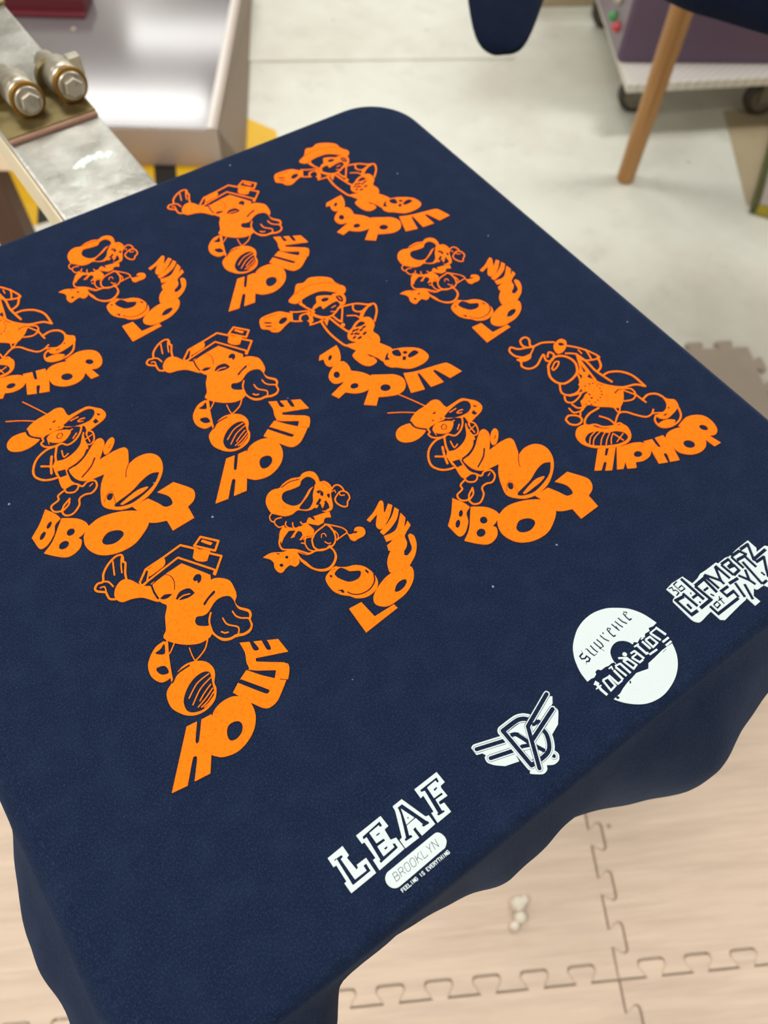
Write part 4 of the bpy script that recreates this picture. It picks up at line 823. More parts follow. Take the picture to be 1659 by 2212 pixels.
T1 = Vector((0.862, -0.507)); T2 = Vector((0.507, 0.862)); J0 = Vector((-0.122, -0.803)); TS = 0.6
def edge_profile(n=17, d=0.022):
    """one interlocking edge along +x from 0 to TS, teeth swelling to +y"""
    pts = []; p = TS / n
    for k in range(n):
        x0 = k * p
        if k % 2 == 1:
            a, b = x0 - 0.0035, x0 + p + 0.0035
            pts += [(x0 + 0.006, 0.0), (x0 + 0.003, d * 0.25), (a + 0.001, d * 0.6), (a + 0.001, d * 0.8), (a + 0.003, d * 0.95), (a + 0.008, d),
                    (b - 0.008, d), (b - 0.003, d * 0.95), (b - 0.001, d * 0.8), (b - 0.001, d * 0.6), (x0 + p - 0.003, d * 0.25), (x0 + p - 0.006, 0.0)]
    return [(0.0, 0.0)] + pts
def mat_tile(i, j, label, mat):
    g = 0.0009
    prof = edge_profile()
    inv = [(0.0, 0.0)] + [(x, y) for x, y in prof[1:]]
    pts = []
    # bottom edge (teeth of the tile below poke in), right edge pokes out, top pokes out, left is cut in
    for x, y in inv: pts.append((x + 0, y + g))
    for x, y in prof: pts.append((TS + y - g, x))
    pts.append((TS - g, TS - g))
    for x, y in reversed(prof[1:]): pts.append((x, TS + y - g))
    pts.append((g, TS - g))
    for x, y in reversed(inv[1:]): pts.append((y + g, x))
    bm = bmesh.new()
    n = len(pts); V = [Vector(q) for q in pts]; ins = []
    for k in range(n):
        a, b = (V[k] - V[k - 1]), (V[(k + 1) % n] - V[k])
        na = Vector((-a.y, a.x)).normalized(); nb = Vector((-b.y, b.x)).normalized(); m_ = na + nb
        m_ = m_.normalized() if m_.length > 1e-6 else na
        ins.append(m_)
    rings = []
    for off, z in ((0.0, 0.0), (0.0, 0.0088), (0.0007, 0.0106), (0.0022, 0.012)):
        rings.append([bm.verts.new((v.x + d.x * off, v.y + d.y * off, z)) for v, d in zip(V, ins)])
    bm.faces.new(rings[-1]); bm.faces.new(rings[0][::-1])
    for a, b in zip(rings, rings[1:]):
        for k in range(n): bm.faces.new((a[k], a[(k + 1) % n], b[(k + 1) % n], b[k]))
    o = J0 + T1 * (i * TS) + T2 * (j * TS)
    ob = from_bm('foam_mat_tile', bm, mat, None, (o.x, o.y, 0.0), math.atan2(T1.y, T1.x))
    return tag(ob, label, 'floor mat', 'interlocking foam mat tiles')
mat_tile(0, 0, 'wood-print foam tile at the right, filling the frame corner above the toothed seam', M_foam_a)
mat_tile(-1, 0, 'wood-print foam tile with the white scrap, below the shirt hem', M_foam_a)
mat_tile(0, -1, 'wood-print foam tile cut by the bottom right corner of the photo', M_foam_a)
mat_tile(-1, -1, 'wood-print foam tile with cross grain at the bottom edge, right of the shirt corner', M_foam_b)
mat_tile(0, 1, 'grey-brown foam tile whose toothed corner meets the pale floor at right', M_foam_grey)
mat_tile(-2, 0, 'foam tile seen as a pale strip left of the shirt', M_foam_b)
mat_tile(-2, -1, 'foam tile touching the bottom left corner of the photo beside the shirt', M_foam_a)
mat_tile(-1, 1, 'foam tile lying hidden beneath the shirt platen', M_foam_b)
mat_tile(-2, 1, 'foam tile under the left side of the shirt', M_foam_a)

bm = bmesh.new()
for cx, cy, cz, r in ((0.0, 0.010, 0.008, 0.011), (0.004, -0.008, 0.007, 0.009), (-0.004, -0.020, 0.006, 0.007), (0.008, 0.016, 0.009, 0.007)):
    s = bmesh.ops.create_icosphere(bm, subdivisions=3, radius=r, matrix=Matrix.Translation((cx, cy, cz)))
    for v in s['verts']:
        c = Vector((cx, cy, cz)); d = v.co - c
        v.co = c + d * (1 + 0.22 * math.sin(v.co.x * 900) * math.cos(v.co.y * 700 + v.co.z * 800))
        v.co.z = max(v.co.z, 0.0005)
tag(from_bm('tissue_scrap', bm, M_paper, None, (-0.187, -0.648, 0.012), -0.75, True),
    'small crumpled white scrap lying on the foam mat', 'scrap')

# ---------------------------------------------------------------- the shirt on the platen
def table(x, tab):
    for (a, va), (b, vb) in zip(tab, tab[1:]):
        if a <= x <= b:
            t = (x - a) / (b - a)
            return va + (vb - va) * t
    return tab[0][1] if x < tab[0][0] else tab[-1][1]
PW, PL = 0.534, 0.568
NEAR = [(-0.538, 0.03), (-0.475, 0.030), (-0.455, 0.026), (-0.447, 0.019), (-0.443, 0.012), (-0.438, 0.003), (-0.432, 0.0), (-0.39, 0.002), (-0.364, 0.005), (-0.348, 0.008),
        (-0.339, 0.012), (-0.327, 0.017), (-0.305, 0.015), (-0.283, 0.012), (-0.265, 0.013), (-0.248, 0.017), (-0.234, 0.024), (-0.219, 0.032), (-0.195, 0.043),
        (-0.182, 0.047), (-0.17, 0.047), (-0.151, 0.041), (-0.136, 0.036), (-0.099, 0.028), (-0.078, 0.021), (-0.05, 0.012), (0.0, 0.0)]
LEFT = [(-0.568, 0.033), (-0.50, 0.038), (-0.467, 0.038), (-0.43, 0.028), (-0.40, 0.008), (-0.385, -0.004), (-0.2, -0.004), (0, -0.004)]
def perimeter(x0, x1, y0, y1, radii, step=0.003):
    """rounded rectangle, counter-clockwise: (point, normal)"""
    out = []
    cs = [((x1, y0), radii[0], -PI / 2), ((x1, y1), radii[1], 0), ((x0, y1), radii[2], PI / 2), ((x0, y0), radii[3], PI)]
    for k, ((cx, cy), r, a0) in enumerate(cs):
        ix = cx - r if cx == x1 else cx + r; iy = cy - r if cy == y1 else cy + r
        n = 18
        for i in range(n + 1):
            a = a0 + i / n * PI / 2
            out.append((Vector((ix + r * math.cos(a), iy + r * math.sin(a))), Vector((math.cos(a), math.sin(a)))))
        (nx, ny), r2, _ = cs[(k + 1) % 4]
        a = a0 + PI / 2
        jx = nx - r2 if nx == x1 else nx + r2; jy = ny - r2 if ny == y1 else ny + r2
        e = Vector((jx + r2 * math.cos(a), jy + r2 * math.sin(a))); s = out[-1][0]
        L = (e - s).length; m_ = max(1, int(L / step))
        for i in range(1, m_): out.append((s.lerp(e, i / m_), out[-1][1].copy()))
    return out
def wobble(s, d):
    fold = 0.0038 * math.sin(s * 33 + d * 38) * math.sin(PI * min(1, d / 0.118))
    return fold + (0.0013 * math.sin(s * 47 + 0.6) + 0.0012 * math.sin(s * 97 + d * 25) + 0.0007 * math.sin(s * 190 - d * 40)) * min(1, d / 0.05)
def shirt_mesh(name, mat):
    per = perimeter(-PW, 0.0, -PL, 0.0, (0.06, 0.05, 0.05, 0.06))
    bm = bmesh.new(); n = len(per)
    def radius(p): return 0.009 if p.x > -PW + 0.03 else 0.016
    rows = []
    for off in (0.03, 0.0):
        rows.append([bm.verts.new((p.x - nn.x * (radius(p) + off), p.y - nn.y * (radius(p) + off), TOP)) for p, nn in per])
    for k in range(1, 7):
        a = k / 6 * PI / 2 * 0.92
        rows.append([bm.verts.new((p.x - nn.x * radius(p) * (1 - math.sin(a)), p.y - nn.y * radius(p) * (1 - math.sin(a)), TOP - radius(p) * (1 - math.cos(a)))) for p, nn in per])
    depth_rows = [0.006 + 0.112 * (i / 18) ** 1.15 for i in range(1, 19)]
    s = 0
    offs = []
    for i, (p, nn) in enumerate(per):
        wn = max(0, -nn.y) ** 2; wl = max(0, -nn.x) ** 2; wr = max(0, nn.x) ** 2; wf = max(0, nn.y) ** 2
        offs.append(wn * table(p.x, NEAR) + wl * table(p.y, LEFT) + wr * -0.006 + wf * -0.008)
    offs = [sum(offs[(i + k) % n] for k in range(-2, 3)) / 5 for i in range(n)]
    for d in depth_rows:
        row = []; s = 0
        for i, (p, nn) in enumerate(per):
            s += (per[i][0] - per[i - 1][0]).length if i else 0
            q = min(1, d / 0.085)
            o = offs[i] * (1 - (1 - q) ** 1.7) + (wobble(s, d) * (0.45 if nn.y < -0.5 else 1) if nn.y < 0.5 else 0) - 0.10 * max(0, d - 0.1) * (1 if nn.y < 0.3 else 0)
            dd = d if nn.y < 0.6 else min(d, 0.02)         # at the arm end the cloth is tucked
            r = radius(p)
            row.append(bm.verts.new((p.x + nn.x * o, p.y + nn.y * o, TOP - r - dd)))
        rows.append(row)
    bm.faces.new(rows[0])
    for a, b in zip(rows, rows[1:]):
        for i in range(n): bm.faces.new((a[i], b[i], b[(i + 1) % n], a[(i + 1) % n]))
    o = from_bm(name, bm, mat, smooth=True)
    return o
shirt = shirt_mesh('t_shirt', M_navy)
so = shirt.modifiers.new('cloth', 'SOLIDIFY'); so.thickness = 0.0008; so.offset = -1
tag(shirt, 'navy t-shirt stretched over the platen, printed with orange dancers and four white logos', 't-shirt')

# ---------------------------------------------------------------- printed ink: shapes drawn as distance fields, then meshed
def smooth_pts(P, corner, closed, k=6):
    n = len(P); out = []
    for i in range(n if closed else n - 1):
        p1 = P[i]; p2 = P[(i + 1) % n]; c1 = corner[i]; c2 = corner[(i + 1) % n]
        if c1 and c2: out.append(p1); continue
        p0 = P[i - 1] if (i > 0 or closed) else p1
        p3 = P[(i + 2) % n] if (i + 2 < n or closed) else p2
        if c1: p0 = p1 - (p2 - p1) * 0.5
        if c2: p3 = p2 + (p2 - p1) * 0.5
        d = np.linalg.norm(p2 - p1) + 1e-9
        m1 = (p2 - p0) * 0.5; m2 = (p3 - p1) * 0.5
        l1 = np.linalg.norm(m1); l2 = np.linalg.norm(m2)
        if l1 > 1.2 * d: m1 = m1 * (1.2 * d / l1)
        if l2 > 1.2 * d: m2 = m2 * (1.2 * d / l2)
        for t in np.arange(k) / k:
            h = t * t; q = h * t
            out.append((2 * q - 3 * h + 1) * p1 + (q - 2 * h + t) * m1 + (-2 * q + 3 * h) * p2 + (q - h) * m2)
    if not closed: out.append(P[-1])
    return np.array(out)
def dist_to(X, Y, P, closed):
    d = np.full(X.shape, 1e9); n = len(P)
    for i in range(n if closed else n - 1):
        a = P[i]; v = P[(i + 1) % n] - a
        t = np.clip(((X - a[0]) * v[0] + (Y - a[1]) * v[1]) / (v @ v + 1e-12), 0, 1)
        d = np.minimum(d, (X - a[0] - t * v[0]) ** 2 + (Y - a[1] - t * v[1]) ** 2)
    return np.sqrt(d)
def inside(X, Y, P):
    r = np.zeros(X.shape, bool); n = len(P)
    for i in range(n):
        a = P[i]; b = P[(i + 1) % n]
        if a[1] == b[1]: continue
        r ^= ((a[1] > Y) != (b[1] > Y)) & (X < (b[0] - a[0]) * (Y - a[1]) / (b[1] - a[1]) + a[0])
    return r
def bars(X, Y, P, w):
    s = np.full(X.shape, -1e3); n = len(P)
    for i in range(n - 1):
        a = P[i]; v = P[i + 1] - a; L = np.hypot(*v) + 1e-9; v = v / L
        e0 = 0 if i == 0 else w * 0.42; e1 = 0 if i == n - 2 else w * 0.42
        t = (X - a[0]) * v[0] + (Y - a[1]) * v[1]; q = abs((Y - a[1]) * v[0] - (X - a[0]) * v[1])
        s = np.maximum(s, np.minimum(np.minimum(t + e0, L + e1 - t), w / 2 - q))
    return s
def ink_mesh(name, text, step, thick=0.0006):
    ops = []
    for ln in text.split('\n'):
        t = ln.split(); pts = []; c = []
        for q in t[2:]:
            c.append(q.endswith('!')); pts.append([float(v) for v in q.rstrip('!').split(',')])
        closed = t[0] in '+-'
        P = np.array(pts)
        ops.append((t[0], float(t[1]), P if t[0] in 'Qq' else smooth_pts(P, c, closed)))
    allp = np.concatenate([o[2] for o in ops]); lo = allp.min(0) - 2; hi = allp.max(0) + 2
    xs = np.arange(lo[0], hi[0], step); ys = np.arange(lo[1], hi[1], step)
    X, Y = np.meshgrid(xs, ys); F = np.full(X.shape, -1e3)
    for op, wd, P in ops:
        pad = wd + 1.0; a = P.min(0) - pad; b = P.max(0) + pad
        ci = np.where((xs >= a[0]) & (xs <= b[0]))[0]; ri = np.where((ys >= a[1]) & (ys <= b[1]))[0]
        if len(ci) == 0 or len(ri) == 0: continue
        sl = (slice(ri[0], ri[-1] + 1), slice(ci[0], ci[-1] + 1)); x = X[sl]; y = Y[sl]
        if op in 'Qq': s = bars(x, y, P, wd)
        elif op in 'Ll': s = wd / 2 - dist_to(x, y, P, False)
        else:
            d = dist_to(x, y, P, True); s = np.where(inside(x, y, P), d, -d)
        F[sl] = np.maximum(F[sl], s) if op in '+LQ' else np.minimum(F[sl], -s)
    F[np.abs(F) < 1e-4] = 1e-4
    ins = F > 0
    verts = []; vid = {}; faces = []; rim = []
    def corner(r, c):
        k = (r, c)
        if k not in vid: vid[k] = len(verts); verts.append((xs[c] / 1000, ys[r] / 1000, thick))
        return vid[k]
    def cross(r0, c0, r1, c1):
        k = (r0, c0, r1, c1) if (r0, c0) < (r1, c1) else (r1, c1, r0, c0)
        if k not in vid:
            fa = F[k[0], k[1]]; fb = F[k[2], k[3]]; t = fa / (fa - fb)
            vid[k] = len(verts)
            verts.append(((xs[k[1]] + t * (xs[k[3]] - xs[k[1]])) / 1000, (ys[k[0]] + t * (ys[k[2]] - ys[k[0]])) / 1000, thick))
        return vid[k]
    cnt = ins[:-1, :-1].astype(int) + ins[:-1, 1:] + ins[1:, 1:] + ins[1:, :-1]
    full = cnt == 4
    # runs of full cells become long strips
    for r in range(full.shape[0]):
        row = full[r]; c = 0; W_ = len(row)
        idx = np.flatnonzero(row)
        for c in idx: faces.append((corner(r, c), corner(r, c + 1), corner(r + 1, c + 1), corner(r + 1, c)))
    for r, c in zip(*np.where((cnt > 0) & (cnt < 4))):
        cs = ((r, c), (r, c + 1), (r + 1, c + 1), (r + 1, c)); poly = []; marks = []
        for k in range(4):
            p = cs[k]; q = cs[(k + 1) % 4]
            if ins[p]: poly.append(corner(*p)); marks.append(0)
            if ins[p] != ins[q]: poly.append(cross(*p, *q)); marks.append(1)
        n = len(poly)
        if n < 3: continue
        faces.append(tuple(poly))
        for k in range(n):
            if marks[k] and marks[(k + 1) % n] and not (n == 6 and False): rim.append((poly[k], poly[(k + 1) % n]))
    low = {}
    def lower(i):
        if i not in low:
            low[i] = len(verts); x, y, _ = verts[i]; verts.append((x, y, -0.0002))
        return low[i]
    for a, b in rim: faces.append((b, a, lower(a), lower(b)))
    me = bpy.data.meshes.new(name); me.from_pydata(verts, [], faces); me.update()
    return me
NAMES = {'house': 'house_dancer_print', 'lockin': 'locking_dancer_print', 'bboy': 'breakdancer_print', 'hiphop': 'hip_hop_dancer_print', 'poppin': 'popping_dancer_print',
         'leaf': 'block_letter_logo_print', 'disc': 'record_logo_print', 'wings': 'winged_monogram_print', 'blocks': 'block_lettering_print'}
LABELS = {'house': 'orange print of a house-headed dancer with arms flung wide', 'lockin': 'orange print of a dancer in a puffy cap pointing',
          'bboy': 'orange print of a breakdancer in a cap on one hand', 'hiphop': 'orange print of a big-nosed dancer stepping forward',
          'poppin': 'orange print of a dancer in a brimmed hat and glasses', 'leaf': 'white outlined block letter logo with a pill-shaped line below',
          'disc': 'white record-shaped logo with blackletter words', 'wings': 'white winged monogram logo', 'blocks': 'white angular block lettering logo'}
for nm, parts in ART.items():
    white = 'logo' in parts; mat = M_white_ink if white else M_orange
    base = ink_mesh(NAMES[nm], parts['logo' if white else 'figure'], 0.2 if white else 0.3)
    word = None if white else ink_mesh('printed_word', parts['lettering'], 0.3)
    for (x, y) in PLACE[nm]:
        o = link(NAMES[nm], base, mat, shirt, (x / 1000, y / 1000, TOP))
        o['label'] = LABELS[nm]
        if word:
            q = link('printed_word', word, mat, o, (0, 0, 0))
            q['label'] = 'orange printed lettering curving under the figure'

# ---------------------------------------------------------------- platen and its arm
BX0, BX1, BZ = -0.3165, -0.2285, 0.876
arm = empty('press_platen', (-0.27, 0.3, BZ - 0.05), 'worn aluminium press arm with two big bolts, running under the shirt at top left', 'press arm')
def P_(name, bm, mat, par=arm, smooth=False):
    o = from_bm(name, bm, mat, None, None, None, smooth)
    o.parent = par
    o.matrix_parent_inverse = Matrix.Translation(-arm.location) if par is arm else Matrix()
    return o
bm = bmesh.new(); prism(bm, [(p.x, p.y) for p, nn in perimeter(-PW + 0.022, -0.012, -PL + 0.013, -0.012, (0.055, 0.045, 0.045, 0.055), 0.02)], BZ + 0.0002, TOP - 0.0012, 0.004)
P_('platen_board', bm, M_board)
bm = bmesh.new(); box(bm, BX0, BX1, -0.34, 0.95, BZ - 0.045, BZ, 0.0025)
bar = P_('arm_bar', bm, M_alu)
bm = bmesh.new(); box(bm, BX0 - 0.0022, BX0 - 0.0002, -0.335, 0.945, BZ - 0.043, BZ - 0.003, 0.0006)
P_('arm_edge', bm, M_cream_side)['label'] = 'cream coloured side face of the arm'
# clamp bracket: foot lying on the bar, upright plate with two lobes and a slot
bm = bmesh.new(); box(bm, BX0 + 0.001, BX1 - 0.001, 0.150, 0.212, BZ, BZ + 0.006, 0.0015)
br = P_('clamp_bracket', bm, M_brass); br['label'] = 'tarnished brass-coloured clamp bracket'
bm = bmesh.new()
def lobe(xc, hw, y0, y1, z0, z1):
    pts = [(xc - hw, z0), (xc + hw, z0)]
    for i in range(9):
        a = i / 8 * PI; pts.append((xc + hw * math.cos(a), z1 - hw + hw * math.sin(a)))
    lo = [bm.verts.new((x, y0, z)) for x, z in pts]; hi = [bm.verts.new((x, y1, z)) for x, z in pts]
    n = len(pts); bm.faces.new(lo); bm.faces.new(hi[::-1])
    for i in range(n): bm.faces.new((lo[i], hi[i], hi[(i + 1) % n], lo[(i + 1) % n]))
lobe(-0.2945, 0.0150, 0.204, 0.211, BZ + 0.004, BZ + 0.026)
lobe(-0.2450, 0.0160, 0.204, 0.211, BZ + 0.004, BZ + 0.030)
o = P_('upright_plate', bm, M_brass, br)
o.matrix_parent_inverse = Matrix()
bm = bmesh.new(); box(bm, -0.2290, -0.2150, 0.200, 0.211, BZ + 0.008, BZ + 0.028, 0.002)
o = P_('side_tab', bm, M_steel, br)
bm = bmesh.new(); box(bm, BX0 + 0.001, BX1 - 0.001, 0.1455, 0.151, BZ, BZ + 0.0045, 0.0018)
o = P_('weld_seam', bm, M_weld, br)
for xc, zc in ((-0.2816, 0.8890), (-0.2396, 0.8895)):
    A = axis_mat((xc, 0.2195, zc), (0, -1, 0.16))
    bm = bmesh.new(); lathe(bm, [(0.0085, -0.026), (0.0105, -0.022), (0.0110, 0.004), (0.0138, 0.006), (0.0156, 0.010), (0.0158, 0.034), (0.0152, 0.046)], A, 36)
    bo = P_('bolt', bm, M_steel, arm, True); bo['label'] = 'steel bolt barrel pointing towards the shirt'
    bm = bmesh.new(); lathe(bm, [(0.0120, 0.0455), (0.0156, 0.0460), (0.0160, 0.0490), (0.0148, 0.0505), (0.0122, 0.0500)], A, 40)
    q = P_('washer', bm, M_ring, bo, True); q['label'] = 'brass ring around the bolt head'
    bm = bmesh.new(); lathe(bm, [(0.0122, 0.047), (0.0125, 0.0525), (0.0118, 0.0535)], A, 36)
    lathe(bm, [(0.0094, 0.0530), (0.0094, 0.0585), (0.0080, 0.0600)], A @ Matrix.Rotation(0.3, 4, 'Z'), 6)
    P_('bolt_head', bm, M_steel, bo)
bm = bmesh.new()
for i in range(15):
    a = PI * (0.08 + 0.9 * i / 14); r = 0.012 + 0.003 * math.sin(i * 2.1)
    bmesh.ops.create_icosphere(bm, subdivisions=2, radius=0.0032 + 0.0012 * math.sin(i * 1.7), matrix=Matrix.Translation((-0.262 + r * 1.2 * math.cos(a), 0.084 + r * 0.75 * math.sin(a), BZ)) @ Matrix.Diagonal((1, 1, 0.35, 1)))
P_('ink_residue', bm, M_residue, bar, True)['label'] = 'pale dried ink smear'
bm = bmesh.new()
rr = [(0.014 * math.cos(i / 24 * 2 * PI), 0.010 * math.sin(i / 24 * 2 * PI)) for i in range(24)]
ri = [(x * 0.84, y * 0.8) for x, y in rr]
vo = [bm.verts.new((-0.294 + x, 0.268 + y, BZ + 0.0003)) for x, y in rr]; vi = [bm.verts.new((-0.294 + x, 0.268 + y, BZ + 0.0003)) for x, y in ri]
for i in range(24): bm.faces.new((vo[i], vo[(i + 1) % 24], vi[(i + 1) % 24], vi[i]))
P_('marker_ring', bm, M_blueink, bar)
bm = bmesh.new(); box(bm, BX0 - 0.002, BX1 + 0.002, 0.385, 0.400, BZ, BZ + 0.004, 0.0015)
P_('retaining_strip', bm, M_brass)

# ---------------------------------------------------------------- neighbouring shirt on the next platen
nb = [(0.548, 0.095), (0.572, 0.035), (0.600, -0.025), (0.70, -0.20), (1.05, -0.02), (1.05, 0.35), (0.80, 0.55), (0.52, 0.36), (0.545, 0.22)]
ns = []
Pn = [np.array(p) for p in nb]
ns = smooth_pts(Pn, [False] * len(nb), True, 14)
cen = ns.mean(0)
bm = bmesh.new(); rows = []
for sc_, z in ((0.80, 0.9), (0.90, 0.9), (0.945, 0.898), (0.965, 0.888), (0.985, 0.86), (1.0, 0.82), (1.0, 0.79)):
    rows.append([bm.verts.new((cen[0] + (p[0] - cen[0]) * sc_, cen[1] + (p[1] - cen[1]) * sc_, z)) for i, p in enumerate(ns)])
bm.faces.new(rows[0]); n = len(ns)
for a, b in zip(rows, rows[1:]):
    for i in range(n): bm.faces.new((a[i], b[i], b[(i + 1) % n], a[(i + 1) % n]))
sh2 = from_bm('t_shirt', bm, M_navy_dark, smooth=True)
sh2.modifiers.new('cloth', 'SOLIDIFY').thickness = 0.001
tag(sh2, 'dark navy t-shirt on the next platen, its sleeve dangling at the top edge', 't-shirt')
# sleeve: a flattened tube hanging from the body
path = [((0.56, 0.36, 0.875), (0.070, 0.035)), ((0.47, 0.325, 0.872), (0.070, 0.032)), ((0.40, 0.275, 0.858), (0.064, 0.030)), ((0.345, 0.215, 0.835), (0.056, 0.026)), ((0.300, 0.165, 0.81), (0.042, 0.020)), ((0.266, 0.126, 0.795), (0.026, 0.010))]
bm = bmesh.new(); rings = []
for k, (p, (a, b)) in enumerate(path):
    p = Vector(p); q = Vector(path[min(k + 1, len(path) - 1)][0]) - Vector(path[max(k - 1, 0)][0]); q.normalize()
    sx = Vector((q.y, -q.x, 0)).normalized(); sz = sx.cross(q).normalized()
    rings.append([bm.verts.new(p + sx * (a * math.cos(t)) + sz * (b * math.sin(t) * (1 + 0.25 * math.sin(3 * t + k)))) for t in [2 * PI * i / 28 for i in range(28)]])
for a, b in zip(rings, rings[1:]):
    for i in range(28): bm.faces.new((a[i], a[(i + 1) % 28], b[(i + 1) % 28], b[i]))
bm.faces.new(rings[-1])
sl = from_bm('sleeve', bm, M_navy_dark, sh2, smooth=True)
sm = sl.modifiers.new('soft', 'SUBSURF'); sm.levels = 2; sm.render_levels = 2
nbp = empty('platen_stand', (1.30, -0.35, 0.0), 'stand carrying the neighbouring shirt, its board just inside the dark shirt', 'stand')
bm = bmesh.new(); box(bm, -0.61, 0.04, 0.25, 0.60, 0.872, 0.8965, 0.004); box(bm, -0.30, 0.04, -0.04, 0.26, 0.872, 0.8965, 0.004); from_bm('board', bm, M_board, nbp)
bm = bmesh.new(); lathe(bm, [(0.16, 0.0), (0.16, 0.02), (0.03, 0.03), (0.03, 0.874)]); from_bm('column', bm, M_steel, nbp, smooth=False)

# ---------------------------------------------------------------- low enamel machine at top left
ANG = math.atan2(-0.579, 0.815)
mc = empty('press_base_cover', (0.331, 1.174, 0.0), 'glossy grey lilac metal cover of a low machine beside the press arm', 'machine cover', ANG)
H = 0.106
bm = bmesh.new(); box(bm, -1.0, -0.012, 0.0, 0.85, H - 0.004, H, 0.0018); from_bm('cover_top', bm, M_cab, mc)
bm = bmesh.new(); box(bm, -1.0, -0.008, -0.004, 0.0, 0.0, H - 0.002, 0.001); from_bm('front_panel', bm, M_cab_side, mc)
bm = bmesh.new(); box(bm, -0.011, -0.001, -0.004, 0.85, 0.0, H + 0.004, 0.002); from_bm('side_panel', bm, M_cab_side, mc)
bm = bmesh.new()  # brown-grey wedge sloping from the cover's side edge to the floor
gx, gy = 0.058, 0.03
vs = [bm.verts.new(p) for p in ((0.0, 0.0, H), (0.0, 0.85, H), (0.0, 0.0, 0.003), (0.0, 0.85, 0.003), (gx, 0.0, 0.003), (0.004, 0.85, 0.003))]
for q in ((0, 4, 5, 1), (0, 2, 4), (1, 5, 3), (2, 3, 5, 4), (0, 1, 3, 2)): bm.faces.new([vs[i] for i in q])
from_bm('side_wedge', bm, M_wedge, mc)['label'] = 'brownish grey wedge sloping from the cover to the floor'
bm = bmesh.new(); box(bm, -0.03, -0.012, 0.0, 0.85, H, H + 0.003, 0.0012); from_bm('edge_flange', bm, M_edge_highlight, mc)
for x, y in ((-0.50, 0.53), (-0.46, 0.45)):
    bm = bmesh.new(); lathe(bm, [(0.008, H), (0.008, H + 0.003), (0.005, H + 0.006)], Matrix.Translation((x, y, 0)), 14); from_bm('screw', bm, M_steel, mc, smooth=True)
mr = empty('maroon_channel', (0.105, 1.955, H + 0.0005), 'dark maroon metal channel lying on the low machine at the top left corner', 'channel', ANG)
bm = bmesh.new(); box(bm, -0.45, 0.20, 0.02, 0.12, 0.0, 0.05, 0.006); from_bm('channel_body', bm, M_maroon, mr)
bm = bmesh.new(); box(bm, -0.45, 0.20, 0.0, 0.02, 0.0, 0.012, 0.003); from_bm('channel_lip', bm, M_maroon, mr)

# hazard tape on the floor in front of it
ht = empty('hazard_tape', (-0.42, 1.38, 0.0), 'yellow and black hazard tape on the floor around the low machine', 'floor tape', math.atan2(1.255 - 1.38, 0.92))
L = 0.93; hw = 0.12
bm = bmesh.new(); prism(bm, [(0, -hw), (L, -hw), (L + 0.03, -0.02), (L - 0.05, hw), (0, hw)], 0.0, 0.0012); from_bm('yellow_band', bm, M_yellow, ht)
bm = bmesh.new()
for k in range(6):
    x = 0.11 + k * 0.155
    if x + 0.12 > L: break
    prism(bm, [(x, -hw), (x + 0.06, -hw), (x + 0.13, hw), (x + 0.07, hw)], 0.0013, 0.0018)
from_bm('black_stripe', bm, M_black, ht)

# brown legged cream cabinet at the far left
cb = empty('cream_cabinet', (-0.222, 1.005, 0.0), 'cream-topped cabinet on a dark brown post, cut off by the left edge', 'cabinet', ANG)
bm = bmesh.new(); box(bm, -0.09, -0.02, 0.004, 0.06, 0.0, 0.30, 0.004); from_bm('post', bm, M_brown, cb)
bm = bmesh.new(); box(bm, -0.6, 0.05, 0.0, 0.10, 0.30, 0.48, 0.006); from_bm('cabinet_top', bm, M_cream, cb)

# ---------------------------------------------------------------- purple machine on a checker-plate trolley
PA = math.atan2(-0.236, 0.353)
pm = empty('flash_dryer', (1.355, 0.775, 0.0), 'purple machine with green and red buttons on a wheeled checker-plate trolley', 'machine', PA)
bm = bmesh.new(); box(bm, 0.0, 0.95, 0.0, 0.55, 0.153, 0.86, 0.006); from_bm('housing', bm, M_purple, pm)
bm = bmesh.new(); box(bm, -0.004, 0.0, 0.008, 0.545, 0.16, 0.85, 0.001); from_bm('control_panel', bm, M_panel, pm)
def button(y, z, mat, lab):
    A = axis_mat((-0.004, y, z), (-1, 0, 0))
    bm = bmesh.new(); lathe(bm, [(0.014, 0.0), (0.014, 0.006), (0.010, 0.010), (0.010, 0.016), (0.006, 0.018)], A, 20)
    from_bm('button', bm, mat, pm, smooth=True)['label'] = lab
button(0.115, 0.215, M_green, 'green push button'); button(0.060, 0.215, M_red, 'red push button')
button(0.10, 0.265, M_steel, 'grey selector switch')
pl = bmesh.new(); prism(pl, [(0.012, -0.10), (1.0, 0.004), (1.0, 0.56), (0.012, 0.56)], 0.128, 0.152, 0.003); tr = from_bm('trolley_plate', pl, M_plate, pm)
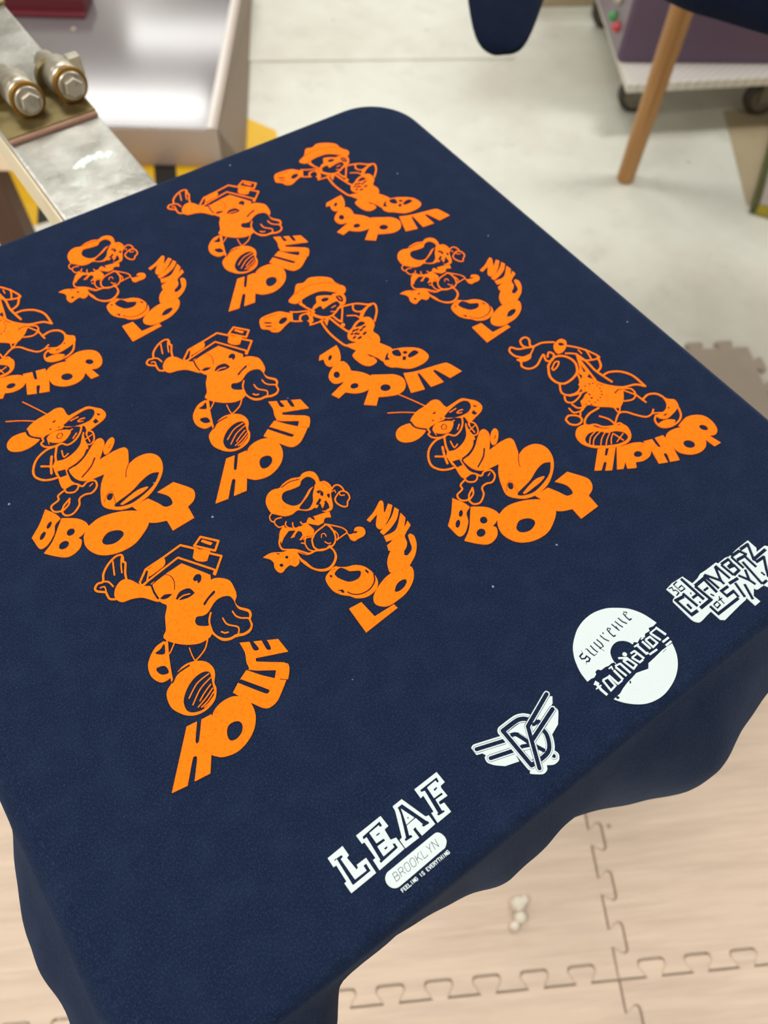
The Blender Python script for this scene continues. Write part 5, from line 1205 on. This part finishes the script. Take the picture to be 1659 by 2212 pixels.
def caster(x, y):
    A = axis_mat((x, y, 0.052), (0, 1, 0))
    bm = bmesh.new(); lathe(bm, [(0.036, -0.016), (0.046, -0.016), (0.052, -0.010), (0.052, 0.010), (0.046, 0.016), (0.036, 0.016)], A, 32)
    wv = from_bm('wheel', bm, M_rubber, tr, smooth=True)
    bm = bmesh.new(); lathe(bm, [(0.036, -0.014), (0.034, -0.019), (0.008, -0.022), (0.008, 0.022), (0.034, 0.019), (0.036, 0.014)], A, 24)
    from_bm('wheel_hub', bm, M_hub, tr)
    bm = bmesh.new(); box(bm, x - 0.022, x + 0.022, y - 0.034, y - 0.026, 0.045, 0.128, 0.002); box(bm, x - 0.022, x + 0.022, y + 0.026, y + 0.034, 0.045, 0.128, 0.002)
    from_bm('caster_fork', bm, M_hub, tr)
caster(0.09, 0.03); caster(0.455, 0.02); caster(0.09, 0.48); caster(0.90, 0.52)

# ---------------------------------------------------------------- wooden pole, tan plank, yellow box
bm = bmesh.new(); lathe(bm, [(0.0215, 0.0), (0.0235, 0.004), (0.0245, 0.2), (0.027, 0.45), (0.028, 0.75)], n=28)
tag(from_bm('wooden_pole', bm, M_pine, None, (1.205, 0.53, 0.0), None, True), 'upright varnished wooden pole standing on the pale floor before the purple machine', 'pole')
pk = Vector((1.36, 1.33)); pd = Vector((0.30, -0.33)).normalized()
bm = bmesh.new(); box(bm, -0.05, 0.42, 0.0, 0.10, 0.0, 0.11, 0.003)
tag(from_bm('tan_plank', bm, M_tan, None, (1.60, 1.33, 0.0), math.atan2(-0.17, 0.28)), 'tan wooden plank on the floor behind the purple machine', 'plank')
yb = empty('yellow_low_box', (1.39, 0.235, 0.0022), 'low mustard yellow box with olive side at the right edge', 'box', math.atan2(0.146, 0.24))
bm = bmesh.new(); box(bm, 0.0, 0.5, -0.32, 0.0, 0.0, 0.030, 0.002); from_bm('box_body', bm, M_mustard, yb)
bm = bmesh.new(); box(bm, 0.0, 0.5, 0.0002, 0.014, 0.0, 0.030, 0.002); from_bm('side_strip', bm, M_olive, yb)['label'] = 'olive green side strip'
bm = bmesh.new(); box(bm, 0.0, 0.5, -0.024, 0.0, 0.0302, 0.034, 0.001); from_bm('rim', bm, M_rim, yb)['label'] = 'pale grey rim along one edge'
bm = bmesh.new(); prism(bm, [(1.406, 0.277), (1.403, 0.252), (1.653, 0.375), (1.811, 0.521), (1.674, 0.596)], 0.0, 0.002)  # flat tan patch over the floor, a thin raised layer
tag(from_bm('tan_patch', bm, M_tan), 'flat tan patch on the floor between the trolley wheel and the yellow box', 'sheet')
